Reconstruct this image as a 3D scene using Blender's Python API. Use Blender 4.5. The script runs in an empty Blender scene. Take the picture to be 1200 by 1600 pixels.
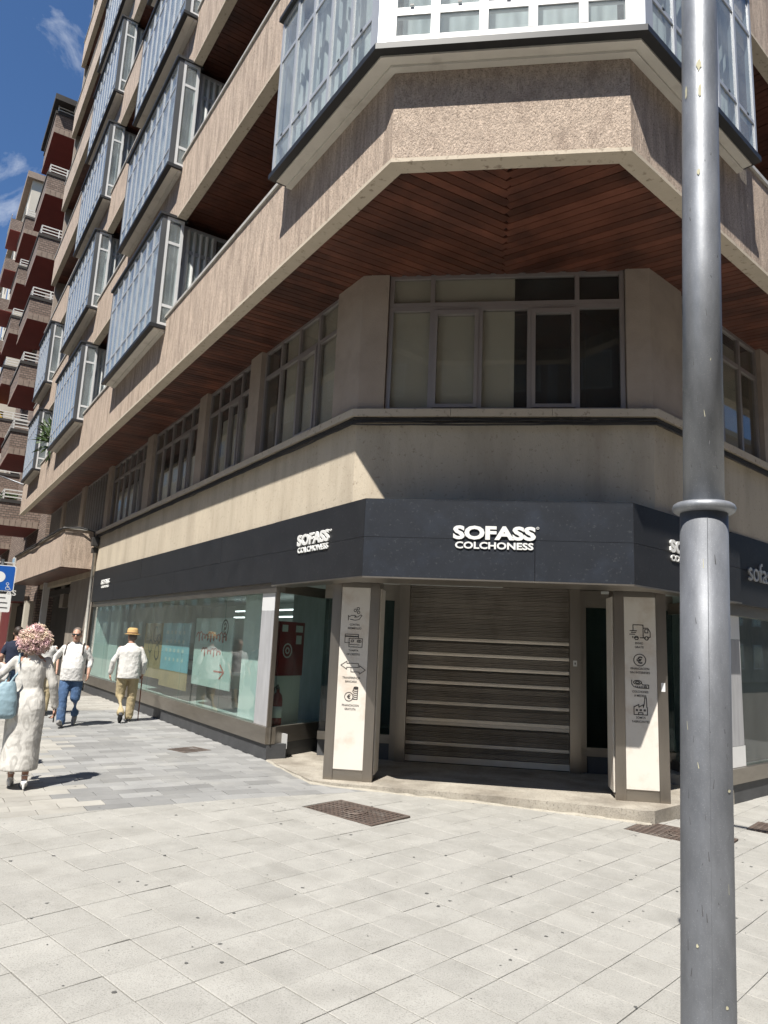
import bpy, bmesh, math, random
from mathutils import Matrix, Vector
random.seed(7)
sc = bpy.context.scene
col = sc.collection
# ---------------------------------------------------------------- camera
FPX, CAMH = 1120.0, 1.72
ROLL, PITCH = math.radians(2.5655), math.radians(10.383)
cr, sr, cp, sp = math.cos(ROLL), math.sin(ROLL), math.cos(PITCH), math.sin(PITCH)
cam = bpy.data.cameras.new('camera')
cam.sensor_fit = 'VERTICAL'; cam.sensor_height = 24.0; cam.lens = 24.0 * FPX / 1600.0
cam.clip_start = 0.05; cam.clip_end = 3000
camo = bpy.data.objects.new('camera', cam); col.objects.link(camo)
camo.matrix_world = Matrix(((cr, -sr, 0, 0), (-sr * sp, -cr * sp, -cp, 0), (sr * cp, cr * cp, -sp, CAMH), (0, 0, 0, 1)))
sc.camera = camo
# ---------------------------------------------------------------- sky, sun, exposure
SUN_AZ, SUN_EL = math.radians(201.0), math.radians(58.0)
world = bpy.data.worlds.new('World'); sc.world = world; world.use_nodes = True
wn = world.node_tree; wn.nodes.clear()
wout = wn.nodes.new('ShaderNodeOutputWorld'); wbg = wn.nodes.new('ShaderNodeBackground')
sky = wn.nodes.new('ShaderNodeTexSky'); sky.sky_type = 'NISHITA'; sky.sun_disc = False
sky.sun_elevation = SUN_EL; sky.sun_rotation = SUN_AZ
sky.air_density = 1.0; sky.dust_density = 0.15; sky.ozone_density = 5.0
wbg.inputs['Strength'].default_value = 0.06
# thin high cloud wisps spread over the whole sky
wtc = wn.nodes.new('ShaderNodeTexCoord'); wmp = wn.nodes.new('ShaderNodeMapping')
wmp.inputs['Scale'].default_value = (8.0, 9.5, 12.0); wmp.inputs['Location'].default_value = (2.3, 0.5, 1.7)
wnz = wn.nodes.new('ShaderNodeTexNoise'); wnz.inputs['Scale'].default_value = 1.0
wnz.inputs['Detail'].default_value = 8; wnz.inputs['Roughness'].default_value = 0.62; wnz.inputs['Distortion'].default_value = 0.5
wrp = wn.nodes.new('ShaderNodeValToRGB')
wrp.color_ramp.elements[0].position = 0.585; wrp.color_ramp.elements[0].color = (0, 0, 0, 1)
wrp.color_ramp.elements[1].position = 0.84; wrp.color_ramp.elements[1].color = (0.8, 0.8, 0.8, 1)
wmx = wn.nodes.new('ShaderNodeMixRGB'); wmx.inputs[2].default_value = (7.5, 8.0, 8.8, 1)
wn.links.new(wtc.outputs['Generated'], wmp.inputs['Vector']); wn.links.new(wmp.outputs['Vector'], wnz.inputs['Vector'])
wn.links.new(wnz.outputs['Fac'], wrp.inputs['Fac']); wn.links.new(wrp.outputs['Color'], wmx.inputs[0])
wtn = wn.nodes.new('ShaderNodeMixRGB'); wtn.blend_type = 'MULTIPLY'; wtn.inputs[0].default_value = 1.0; wtn.inputs[2].default_value = (0.82, 1.0, 1.16, 1)
wn.links.new(sky.outputs['Color'], wtn.inputs[1]); wn.links.new(wtn.outputs[0], wmx.inputs[1]); wn.links.new(wmx.outputs[0], wbg.inputs['Color'])
wn.links.new(wbg.outputs[0], wout.inputs[0])
sl = bpy.data.lights.new('sun', 'SUN'); sl.energy = 5.0; sl.angle = math.radians(0.53); sl.color = (1.0, 0.955, 0.88)
so = bpy.data.objects.new('sun', sl); col.objects.link(so)
sdir = Vector((math.sin(SUN_AZ) * math.cos(SUN_EL), math.cos(SUN_AZ) * math.cos(SUN_EL), math.sin(SUN_EL)))
so.rotation_euler = sdir.to_track_quat('Z', 'Y').to_euler(); so.location = (-8, -20, 40)
sc.render.engine = 'CYCLES'
vs = sc.view_settings; vs.view_transform = 'Standard'; vs.look = 'None'; vs.exposure = 0.87; vs.gamma = 1.0; vs.use_curve_mapping = False
sc.cycles.transparent_max_bounces = 20; sc.cycles.max_bounces = 7; sc.cycles.diffuse_bounces = 4; sc.cycles.glossy_bounces = 4

# ---------------------------------------------------------------- materials
def nodes(name):
    m = bpy.data.materials.new(name); m.use_nodes = True
    nt = m.node_tree; return m, nt, nt.nodes['Principled BSDF']
def N(nt, t, **kw):
    n = nt.nodes.new('ShaderNode' + t)
    for k, v in kw.items():
        if k in n.inputs: n.inputs[k].default_value = v
        else: setattr(n, k, v)
    return n
def rgb(c): return (c[0], c[1], c[2], 1.0)
def M(name, c, rough=0.7, metal=0.0, var=0.12, vs=2.5, bump=0.0, bs=60, stretch=(1, 1, 1), rand=0.0, c2=None, c2s=1.2, c2w=(0.5, 0.7), attr=False, spec=0.5, detail=5, coat=0.0, speck=None):
    """principled + fractal colour variation, optional second colour in patches, bump, per-object random value"""
    K = 0.79
    c = tuple(x * K for x in c[:3]); c2 = tuple(x * K for x in c2[:3]) if c2 else None; speck = (speck[0], speck[1], tuple(x * K for x in speck[2])) if speck else None
    m, nt, b = nodes(name); L = nt.links.new
    geo = N(nt, 'NewGeometry'); mp = N(nt, 'Mapping'); mp.inputs['Scale'].default_value = stretch
    L(geo.outputs['Position'], mp.inputs['Vector'])
    nz = N(nt, 'TexNoise', Scale=vs, Detail=detail, Roughness=0.6); L(mp.outputs[0], nz.inputs['Vector'])
    mr = N(nt, 'MapRange'); mr.inputs[1].default_value = 0.25; mr.inputs[2].default_value = 0.75
    mr.inputs[3].default_value = 1 - var; mr.inputs[4].default_value = 1 + var; L(nz.outputs['Fac'], mr.inputs[0])
    val = mr.outputs[0]
    if rand:
        if attr: oi = N(nt, 'Attribute', attribute_name='rnd'); ro = oi.outputs['Fac']
        else: oi = N(nt, 'ObjectInfo'); ro = oi.outputs['Random']
        r2 = N(nt, 'MapRange'); r2.inputs[3].default_value = 1 - rand; r2.inputs[4].default_value = 1 + rand; L(ro, r2.inputs[0])
        mm = N(nt, 'Math', operation='MULTIPLY'); L(val, mm.inputs[0]); L(r2.outputs[0], mm.inputs[1]); val = mm.outputs[0]
    base = None
    if c2:
        n2 = N(nt, 'TexNoise', Scale=c2s, Detail=6, Roughness=0.65); L(mp.outputs[0], n2.inputs['Vector'])
        rp = N(nt, 'MapRange'); rp.inputs[1].default_value = c2w[0]; rp.inputs[2].default_value = c2w[1]; L(n2.outputs['Fac'], rp.inputs[0])
        mx = N(nt, 'MixRGB'); mx.inputs[1].default_value = rgb(c); mx.inputs[2].default_value = rgb(c2); L(rp.outputs[0], mx.inputs[0]); base = mx.outputs[0]
    if speck:   # (scale, amount, dark colour)
        n3 = N(nt, 'TexNoise', Scale=speck[0], Detail=2, Roughness=0.7); L(geo.outputs['Position'], n3.inputs['Vector'])
        rp = N(nt, 'MapRange'); rp.inputs[1].default_value = 0.62 - 0.12 * speck[1]; rp.inputs[2].default_value = 0.75; L(n3.outputs['Fac'], rp.inputs[0])
        mx = N(nt, 'MixRGB'); mx.inputs[1].default_value = rgb(c); mx.inputs[2].default_value = rgb(speck[2]); L(rp.outputs[0], mx.inputs[0])
        if base: L(base, mx.inputs[1])
        base = mx.outputs[0]
    hs = N(nt, 'VectorMath', operation='SCALE')
    if base: L(base, hs.inputs[0])
    else: hs.inputs[0].default_value = c[:3]
    L(val, hs.inputs['Scale']); L(hs.outputs[0], b.inputs['Base Color'])
    b.inputs['Roughness'].default_value = rough; b.inputs['Metallic'].default_value = metal
    b.inputs['Specular IOR Level'].default_value = spec
    if coat: b.inputs['Coat Weight'].default_value = coat
    if bump:
        nb = N(nt, 'TexNoise', Scale=bs, Detail=4, Roughness=0.65); L(mp.outputs[0], nb.inputs['Vector'])
        bp = N(nt, 'Bump', Strength=bump, Distance=0.02); L(nb.outputs['Fac'], bp.inputs['Height']); L(bp.outputs[0], b.inputs['Normal'])
    return m
def glassmat(name, tint=(0.8, 0.88, 0.86), boost=1.0, gl=(1, 1, 1), veil=0.0, dc=(0.55, 0.57, 0.56)):
    m = bpy.data.materials.new(name); m.use_nodes = True; nt = m.node_tree; nt.nodes.clear()
    o = N(nt, 'OutputMaterial'); mix = N(nt, 'MixShader'); t = N(nt, 'BsdfTransparent'); g = N(nt, 'BsdfGlossy')
    t.inputs[0].default_value = rgb(tint); g.inputs[0].default_value = rgb(gl); g.inputs['Roughness'].default_value = 0.01
    f = N(nt, 'Fresnel', IOR=1.5); mm = N(nt, 'Math', operation='MULTIPLY'); mm.inputs[1].default_value = boost; mm.use_clamp = True
    geo = N(nt, 'NewGeometry'); nz = N(nt, 'TexNoise', Scale=0.9, Detail=1); bp = N(nt, 'Bump', Strength=0.03, Distance=0.05)
    L = nt.links.new
    L(geo.outputs['Position'], nz.inputs['Vector']); L(nz.outputs['Fac'], bp.inputs['Height']); L(bp.outputs[0], g.inputs['Normal'])
    inv = N(nt, 'Math', operation='SUBTRACT'); inv.inputs[0].default_value = 1.0; L(geo.outputs['Backfacing'], inv.inputs[1])
    f2 = N(nt, 'Math', operation='MULTIPLY'); L(f.outputs[0], f2.inputs[0]); L(inv.outputs[0], f2.inputs[1])
    L(f2.outputs[0], mm.inputs[0]); L(mm.outputs[0], mix.inputs[0]); L(t.outputs[0], mix.inputs[1]); L(g.outputs[0], mix.inputs[2]); 
    if veil:  # pale diffuse veil washes out the mirrored sky, its haze put into colour
        df = N(nt, 'BsdfDiffuse'); df.inputs[0].default_value = rgb(dc); m2 = N(nt, 'MixShader'); nd = N(nt, 'TexNoise', Scale=2.2, Detail=5)
        md = N(nt, 'MapRange'); md.inputs[1].default_value = .3; md.inputs[2].default_value = .75; md.inputs[3].default_value = veil * .5; md.inputs[4].default_value = veil * 1.6
        L(geo.outputs['Position'], nd.inputs['Vector']); L(nd.outputs['Fac'], md.inputs[0]); L(md.outputs[0], m2.inputs[0]); L(mix.outputs[0], m2.inputs[1]); L(df.outputs[0], m2.inputs[2]); L(m2.outputs[0], o.inputs[0])
    else: L(mix.outputs[0], o.inputs[0])
    return m
MT = {}
MT['roughcast'] = M('roughcast render', (0.61, 0.485, 0.385), 0.92, var=0.32, vs=14, bump=1.0, bs=60, stretch=(1, 1, 0.14), c2=(0.36, 0.275, 0.215), c2s=5, c2w=(0.48, 0.75), speck=(55, 1.0, (0.22, 0.165, 0.13)))
MT['roughcast_front'] = M('roughcast coarse', (0.62, 0.50, 0.40), 0.92, var=0.26, vs=30, bump=1.0, bs=75, stretch=(1, 1, 0.45), c2=(0.38, 0.29, 0.23), c2s=4, c2w=(0.5, 0.8), speck=(60, 1.0, (0.24, 0.18, 0.14)))
MT['trim'] = M('smooth render trim', (0.60, 0.52, 0.41), 0.85, var=0.08, vs=4, bump=0.15, bs=40, speck=(14, 0.3, (0.3, 0.24, 0.18)))
MT['stucco'] = M('cream stucco', (0.62, 0.54, 0.42), 0.9, var=0.1, vs=1.6, bump=0.35, bs=90, stretch=(1, 1, 0.22), c2=(0.47, 0.395, 0.30), c2s=2.2, c2w=(0.45, 0.75), speck=(22, 0.15, (0.40, 0.33, 0.25)))
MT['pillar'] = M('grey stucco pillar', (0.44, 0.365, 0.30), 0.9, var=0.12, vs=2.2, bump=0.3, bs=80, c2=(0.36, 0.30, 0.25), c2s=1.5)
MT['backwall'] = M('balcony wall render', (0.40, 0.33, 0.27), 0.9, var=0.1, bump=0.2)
MT['wood'] = M('varnished wood board', (0.15, 0.056, 0.035), 0.40, var=0.35, vs=2.2, stretch=(1, 1, 1), rand=0.35, bump=0.08, bs=30, c2=(0.095, 0.038, 0.026), c2s=1.6, c2w=(0.45, 0.6), spec=0.4)
MT['wood_gap'] = M('dark gap backing', (0.012, 0.009, 0.008), 0.9, var=0.0)  # near-black backing; shade of the gaps is put into this colour
MT['alu'] = M('anodised aluminium', (0.56, 0.585, 0.62), 0.42, metal=0.35, var=0.06, vs=6)
MT['alu_white'] = M('white lacquered aluminium', (0.80, 0.80, 0.79), 0.4, var=0.04, vs=6)
MT['alu_brown'] = M('mauve grey aluminium', (0.42, 0.385, 0.37), 0.42, metal=0.45, var=0.06, vs=5)
MT['alu_dark'] = M('dark grey aluminium', (0.10, 0.105, 0.11), 0.5, metal=0.2, var=0.08)
MT['black'] = M('black sheet trim', (0.02, 0.021, 0.023), 0.5, var=0.1)
MT['underside'] = M('pale board underside', (0.80, 0.76, 0.68), 0.7, var=0.06, vs=4, c2=(0.55, 0.5, 0.43), c2s=3, c2w=(0.55, 0.8))
MT['coping'] = M('weathered metal coping', (0.62, 0.60, 0.55), 0.5, metal=0.2, var=0.15, vs=8, c2=(0.30, 0.26, 0.22), c2s=6, c2w=(0.55, 0.75))
MT['glass'] = glassmat('clear glass', (0.88, 0.92, 0.93), 1.1, veil=0.16)
MT['glass_dark'] = glassmat('first floor glass', (0.90, 0.90, 0.88), 1.1, veil=0.02)
MT['glass_shop'] = glassmat('green shop glass', (0.84, 0.925, 0.905), 1.1, veil=0.03)
MT['glass_smoke'] = glassmat('smoked door glass', (0.55, 0.62, 0.60), 1.0)
MT['curtain'] = M('sheer curtain', (0.72, 0.73, 0.71), 0.9, var=0.08, vs=7)
MT['blind'] = M('cream blind', (0.55, 0.52, 0.44), 0.9, var=0.05, vs=3)
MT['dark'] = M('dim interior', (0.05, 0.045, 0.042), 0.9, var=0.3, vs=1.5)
MT['charcoal'] = M('charcoal sign panel', (0.022, 0.023, 0.026), 0.5, var=0.16, vs=3, bump=0.03, bs=40, c2=(0.027, 0.028, 0.031), c2s=2.5, speck=(30, 0.05, (0.06, 0.06, 0.063)), spec=0.3)
MT['charcoal_blue'] = M('blue charcoal sign panel', (0.020, 0.0235, 0.031), 0.48, var=0.16, vs=3, bump=0.03, bs=40, c2=(0.026, 0.032, 0.045), c2s=2.5, speck=(30, 0.05, (0.055, 0.06, 0.068)), spec=0.3)
MT['letter'] = M('white acrylic letter', (0.80, 0.80, 0.78), 0.5, var=0.05, vs=20)
MT['letter_edge'] = M('grey metal letter', (0.62, 0.62, 0.61), 0.4, metal=0.3, var=0.1, vs=20)
MT['steel'] = M('brushed steel', (0.40, 0.36, 0.315), 0.34, metal=0.95, var=0.12, vs=5, stretch=(1, 1, 0.15), bump=0.05, bs=60)
MT['steel_h'] = M('brushed steel sill', (0.38, 0.345, 0.30), 0.38, metal=0.9, var=0.16, vs=3, stretch=(0.6, 0.6, 3), bump=0.05, bs=60)
MT['marble'] = M('white marble panel', (0.76, 0.715, 0.645), 0.35, var=0.05, vs=2, c2=(0.60, 0.50, 0.40), c2s=3.0, c2w=(0.50, 0.78), spec=0.5)
MT['plinth'] = M('dark granite plinth', (0.062, 0.064, 0.068), 0.6, var=0.2, vs=5, bump=0.1, bs=80, speck=(120, 0.6, (0.10, 0.10, 0.10)))
MT['shutter'] = M('galvanised shutter slat', (0.42, 0.385, 0.345), 0.42, metal=0.6, var=0.10, vs=3, stretch=(1, 1, 1), rand=0.14, c2=(0.33, 0.30, 0.265), c2s=2.5)
MT['shutter_hi'] = M('bright shutter slat', (0.90, 0.82, 0.71), 0.5, metal=0.15, var=0.12, vs=4, stretch=(1, 1, 1), rand=0.1)
MT['icon'] = M('dark printed icon', (0.045, 0.04, 0.038), 0.6, var=0.1)
MT['tile'] = M('granite paving tile', (0.39, 0.38, 0.35), 0.85, var=0.09, vs=5, bump=0.2, bs=110, rand=0.055, c2=(0.31, 0.30, 0.272), c2s=2.4, c2w=(0.46, 0.78), speck=(120, 0.95, (0.22, 0.213, 0.195)))
MT['tile_a'] = M('granite paving tiles', (0.39, 0.38, 0.35), 0.85, var=0.09, vs=5, bump=0.2, bs=110, rand=0.055, attr=True, c2=(0.31, 0.30, 0.272), c2s=2.4, c2w=(0.46, 0.78), speck=(120, 0.95, (0.22, 0.213, 0.195)))
MT['paver'] = M('grey concrete paver', (0.265, 0.265, 0.26), 0.88, var=0.12, vs=3, bump=0.15, bs=100, rand=0.2, c2=(0.33, 0.325, 0.305), c2s=1.3, c2w=(0.5, 0.75))
MT['paver_c'] = M('cream concrete pavers', (0.38, 0.365, 0.33), 0.88, var=0.12, vs=3, bump=0.15, bs=100, rand=0.13, attr=True, c2=(0.28, 0.265, 0.235), c2s=1.1, c2w=(0.45, 0.75))
MT['joint'] = M('sandy joint bed', (0.16, 0.148, 0.13), 0.95, var=0.2, vs=6)
MT['stone'] = M('worn stone platform', (0.42, 0.385, 0.325), 0.88, var=0.18, vs=3, bump=0.3, bs=60, c2=(0.23, 0.20, 0.16), c2s=1.7, c2w=(0.42, 0.7), speck=(60, 0.8, (0.17, 0.15, 0.125)))
MT['mortar'] = M('mortar fillet', (0.40, 0.37, 0.31), 0.95, var=0.2, vs=9, bump=0.8, bs=30)
MT['iron'] = M('rusty cast iron', (0.155, 0.115, 0.095), 0.7, metal=0.4, var=0.3, vs=8, c2=(0.22, 0.19, 0.165), c2s=6)
MT['gum'] = M('chewing gum spot', (0.10, 0.10, 0.095), 0.9, var=0.2, vs=20)
MT['cable'] = M('black cable', (0.035, 0.033, 0.032), 0.7, var=0.3, vs=20)
MT['grime'] = M('grime line', (0.10, 0.085, 0.07), 0.95, var=0.5, vs=10, c2=(0.25, 0.21, 0.17), c2s=8)
# ---------------------------------------------------------------- helpers
W = {}
def place(o, mw, parent=None):
    o.matrix_basis = mw
    if parent is not None:
        o.parent = parent; o.matrix_parent_inverse = W[parent.name].inverted()
    W[o.name] = mw.copy()
    return o
def tag(o, label=None, cat=None, group=None, kind=None):
    for k, v in (('label', label), ('category', cat), ('group', group), ('kind', kind)):
        if v: o[k] = v
    return o
def thing(name, label, cat, loc=(0, 0, 0), group=None, parent=None):
    o = bpy.data.objects.new(name, None); col.objects.link(o); o.empty_display_size = 0.2
    place(o, Matrix.Translation(loc), parent)
    return tag(o, label, cat, group)
def meshobj(name, verts, faces, mats, parent=None, smooth=False, fm=None, origin=None):
    """mesh from world-space vertices; origin at the parent's origin unless given"""
    if origin is None: origin = W[parent.name].translation if parent is not None else Vector((0, 0, 0))
    origin = Vector(origin)
    me = bpy.data.meshes.new(name)
    me.from_pydata([Vector(v) - origin for v in verts], [], faces); me.update()
    for m in (mats if isinstance(mats, (list, tuple)) else [mats]): me.materials.append(MT[m] if isinstance(m, str) else m)
    if fm: me.polygons.foreach_set('material_index', fm)
    if smooth: me.polygons.foreach_set('use_smooth', [True] * len(me.polygons))
    o = bpy.data.objects.new(name, me); col.objects.link(o)
    return place(o, Matrix.Translation(origin), parent)
_cube = {}
def cube_mesh(mat):
    if mat not in _cube:
        me = bpy.data.meshes.new('box_' + mat)
        v = [(x, y, z) for z in (-.5, .5) for y in (-.5, .5) for x in (-.5, .5)]
        me.from_pydata(v, [], [(0, 2, 3, 1), (4, 5, 7, 6), (0, 1, 5, 4), (2, 6, 7, 3), (0, 4, 6, 2), (1, 3, 7, 5)])
        me.materials.append(MT[mat]); _cube[mat] = me
    return _cube[mat]
def obox(name, mat, parent, c, s, xd=(1, 0), tilt=None):
    """box object sharing one mesh per material: centre, size, direction of its local x"""
    o = bpy.data.objects.new(name, cube_mesh(mat)); col.objects.link(o)
    x = Vector((xd[0], xd[1], 0)).normalized(); y = Vector((-x.y, x.x, 0)); z = Vector((0, 0, 1))
    m = Matrix((x, y, z)).transposed().to_4x4()
    if tilt is not None: m = tilt @ m
    m = Matrix.Translation(c) @ m @ Matrix.Diagonal((s[0], s[1], s[2], 1))
    return place(o, m, parent)
def azd(a): return Vector((math.sin(math.radians(a)), math.cos(math.radians(a))))
class Fr:
    def __init__(s, O, u, n): s.O = Vector(O); s.u = Vector(u); s.n = Vector(n)
    def p(s, u, o, z): q = s.O + s.u * u + s.n * o; return Vector((q.x, q.y, z))
    @property
    def x(s): return Vector((-s.n.y, s.n.x))     # viewer's right when facing the front
def fbox(name, mat, parent, f, u0, u1, o0, o1, z0, z1):
    c = f.p((u0 + u1) / 2, (o0 + o1) / 2, (z0 + z1) / 2)
    return obox(name, mat, parent, c, (abs(u1 - u0), abs(o1 - o0), abs(z1 - z0)), f.x)
class MB:
    def __init__(s): s.v = []; s.f = []; s.m = []
    def box(s, f, u0, u1, o0, o1, z0, z1, m=0):
        i = len(s.v)
        for z in (z0, z1):
            for o in (o0, o1):
                for u in (u0, u1): s.v.append(f.p(u, o, z))
        for q in ((0, 2, 3, 1), (4, 5, 7, 6), (0, 1, 5, 4), (2, 6, 7, 3), (0, 4, 6, 2), (1, 3, 7, 5)): s.f.append([i + k for k in q]); s.m.append(m)
    def quad(s, a, b, c, d, m=0):
        i = len(s.v); s.v += [a, b, c, d]; s.f.append([i, i + 1, i + 2, i + 3]); s.m.append(m)
    def poly(s, pts, m=0):
        i = len(s.v); s.v += list(pts); s.f.append(list(range(i, i + len(pts)))); s.m.append(m)
    def prism(s, pts, z0, z1, m=0):
        n = len(pts); i = len(s.v)
        s.v += [Vector((p[0], p[1], z0)) for p in pts] + [Vector((p[0], p[1], z1)) for p in pts]
        s.f.append([i + k for k in range(n)][::-1]); s.f.append([i + n + k for k in range(n)])
        for k in range(n): s.f.append([i + k, i + (k + 1) % n, i + n + (k + 1) % n, i + n + k])
        s.m += [m] * (n + 2)
    def tube(s, pts, r, k=8, m=0, cap=True):
        pts = [Vector(p) for p in pts]; n = len(pts); rs = r if isinstance(r, (list, tuple)) else [r] * n; base = len(s.v)
        for i, p in enumerate(pts):
            t = (pts[min(i + 1, n - 1)] - pts[max(i - 1, 0)]).normalized()
            a = Vector((0, 0, 1)) if abs(t.z) < 0.9 else Vector((0, 1, 0))
            e1 = t.cross(a).normalized(); e2 = t.cross(e1)
            for j in range(k):
                w = 2 * math.pi * j / k; s.v.append(p + (e1 * math.cos(w) + e2 * math.sin(w)) * rs[i])
        for i in range(n - 1):
            for j in range(k):
                a = base + i * k + j; b = base + i * k + (j + 1) % k
                s.f.append([a, b, b + k, a + k]); s.m.append(m)
        if cap:
            s.f.append([base + j for j in range(k)]); s.f.append([base + (n - 1) * k + j for j in range(k)][::-1]); s.m += [m, m]
    def lathe(s, c, prof, k=32, m=0):
        """prof: list of (radius, z)"""
        base = len(s.v)
        for r, z in prof:
            for j in range(k):
                w = 2 * math.pi * j / k; s.v.append(Vector((c[0] + r * math.cos(w), c[1] + r * math.sin(w), c[2] + z)))
        for i in range(len(prof) - 1):
            for j in range(k):
                a = base + i * k + j; b = base + i * k + (j + 1) % k
                s.f.append([a, b, b + k, a + k]); s.m.append(m)
        s.f.append([base + j for j in range(k)][::-1]); s.f.append([base + (len(prof) - 1) * k + j for j in range(k)]); s.m += [m, m]
    def build(s, name, mats, parent=None, smooth=False, origin=None):
        return meshobj(name, s.v, s.f, mats, parent, smooth, s.m, origin)
uL = azd(-32.93); FL = Fr((-1.482, 10.382), uL, (-uL.y, uL.x))
nC = Vector((-math.sin(math.radians(8)), -math.cos(math.radians(8)))); FC = Fr((-.42, 8.71), (-nC.y, nC.x), nC)
uR = azd(48.69); FR = Fr((4.568, 9.573), uR, (uR.y, -uR.x))
def isect(f, of, g, og):
    p, d = f.O + f.n * of, f.u; q, e = g.O + g.n * og, g.u
    den = d.x * e.y - d.y * e.x; t = ((q.x - p.x) * e.y - (q.y - p.y) * e.x) / den
    return p + d * t
def path(o, ul, ur):
    a = FL.O + FL.u * ul + FL.n * o[0]; d = FR.O + FR.u * ur + FR.n * o[2]
    return [a, isect(FL, o[0], FC, o[1]), isect(FC, o[1], FR, o[2]), d]
def band(name, mats, parent, oo, oi, z0, z1, ul=23.2, ur=9.0, fm=(0, 0, 0), mb=None):
    a, b = path(oo, ul, ur), path(oi, ul, ur); m = mb or MB()
    for i in range(3):
        m.prism([a[i], a[i + 1], b[i + 1], b[i]], z0, z1, fm[i])
    if mb is None: return m.build(name, mats, parent)
def gz(x):
    t = min(max((x + 1.5) / 6, 0), 1); return .06 - .16 * t
def text_meshes(specs):
    """specs: key -> (string, thickness offset); returns flat mesh data of the lettering, cap height 1"""
    tmp = {}
    for k, (s, off) in specs.items():
        cu = bpy.data.curves.new('lettering', 'FONT'); cu.body = s; cu.size = 1.0; cu.offset = off; cu.extrude = 0.5; cu.resolution_u = 3
        o = bpy.data.objects.new('lettering', cu); col.objects.link(o); tmp[k] = o
    bpy.context.view_layer.update(); dg = bpy.context.evaluated_depsgraph_get(); out = {}
    for k, o in tmp.items():
        me = bpy.data.meshes.new_from_object(o.evaluated_get(dg)); out[k] = me
    for o in tmp.values():
        cu = o.data; bpy.data.objects.remove(o); bpy.data.curves.remove(cu)
    for me in out.values():
        me.materials.clear()
        xs = [v.co.x for v in me.vertices]; ys = [v.co.y for v in me.vertices]
        x0, x1, y0, y1 = min(xs), max(xs), min(ys), max(ys)
        for v in me.vertices: v.co.x = (v.co.x - x0) / (x1 - x0) - .5; v.co.y = (v.co.y - y0) / (y1 - y0) - .5
    return out
TX = text_meshes({'SOFASS': ('SOFASS', .045), 'COLCH': ('COLCHONESS', .03), 'sofass': ('sofass', 0), 'reg': ('®', .02),
    'l1a': ('CONTRA', .01), 'l1b': ('REEMBOLSO', .01), 'l2a': ('TARJETA', .01), 'l2b': ('DE CREDITO', .01), 'l3a': ('TRANSFERENCIA', .01), 'l3b': ('BANCARIA', .01),
    'l4a': ('FINANCIACION', .01), 'l4b': ('GRATUITA', .01), 'r1a': ('ENVIO', .01), 'r1b': ('GRATIS', .01), 'r2a': ('FINANCIACION', .01), 'r2b': ('SIN INTERESES', .01),
    'r3a': ('COLCHONES', .01), 'r3b': ('A MEDIDA', .01), 'r4a': ('SOMOS', .01), 'r4b': ('FABRICANTES', .01), 'euro': ('€', .03)})
def lettering(name, key, mat, parent, f, u, o, z, w, h, depth=.004):
    """flat lettering centred at (u, z) on the face of frame f at offset o"""
    if not TX[key].materials: TX[key].materials.append(MT[mat])
    ob = bpy.data.objects.new(name, TX[key]); col.objects.link(ob)
    c = f.p(u, o + depth / 2, z); x = f.x
    m = Matrix(((x.x, 0, f.n.x, 0), (x.y, 0, f.n.y, 0), (0, 1, 0, 0), (0, 0, 0, 1)))
    return place(ob, Matrix.Translation(c) @ m @ Matrix.Diagonal((w, h, depth, 1)), parent)
def strokes(name, mat, parent, f, o, lines, w=.006, depth=.003):
    """polylines [(u, z), ...] drawn as flat raised strips on the face of frame f"""
    mb = MB()
    for pts in lines:
        for (a, b) in zip(pts[:-1], pts[1:]):
            d = Vector((b[0] - a[0], b[1] - a[1])); L = d.length
            if L < 1e-6: continue
            d /= L; e = Vector((-d.y, d.x)) * w / 2; d = d * w * .4
            q = [(a[0] - d.x + e.x, a[1] - d.y + e.y), (b[0] + d.x + e.x, b[1] + d.y + e.y), (b[0] + d.x - e.x, b[1] + d.y - e.y), (a[0] - d.x - e.x, a[1] - d.y - e.y)]
            i = len(mb.v); mb.v += [f.p(p[0], o, p[1]) for p in q] + [f.p(p[0], o + depth, p[1]) for p in q]
            for k in ((4, 5, 6, 7), (0, 1, 5, 4), (1, 2, 6, 5), (2, 3, 7, 6), (3, 0, 4, 7)): mb.f.append([i + j for j in k]); mb.m.append(0)
    return mb.build(name, mat, parent)
def arc(c, r, a0=0, a1=360, n=20, sy=1.0): return [(c[0] + r * math.cos(math.radians(a0 + (a1 - a0) * i / n)), c[1] + sy * r * math.sin(math.radians(a0 + (a1 - a0) * i / n))) for i in range(n + 1)]
def rect(x0, z0, x1, z1): return [(x0, z0), (x1, z0), (x1, z1), (x0, z1), (x0, z0)]

# ---------------------------------------------------------------- ground and paving
def ground_sheet():
    xs = [-900, -80, -20, -8, -1.5, 0, 1.5, 3, 4.5, 8, 20, 80, 900]; ys = [-900, -60, 0, 6, 12, 20, 60, 900]
    v = [(x, y, gz(x) - .035) for y in ys for x in xs]; n = len(xs)
    f = [[j * n + i, j * n + i + 1, (j + 1) * n + i + 1, (j + 1) * n + i] for j in range(len(ys) - 1) for i in range(n - 1)]
    return tag(meshobj('ground', v, f, 'joint'), kind='structure')
ground_sheet()
pave = tag(thing('pavement', None, None), kind='structure')
def clip(poly, a, b, c):          # keep a*x + b*y <= c
    out = []
    for i, p in enumerate(poly):
        q = poly[(i + 1) % len(poly)]; dp, dq = a * p[0] + b * p[1] - c, a * q[0] + b * q[1] - c
        if dp <= 0: out.append(p)
        if (dp < 0 < dq) or (dq < 0 < dp):
            t = dp / (dp - dq); out.append((p[0] + (q[0] - p[0]) * t, p[1] + (q[1] - p[1]) * t))
    return out
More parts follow.
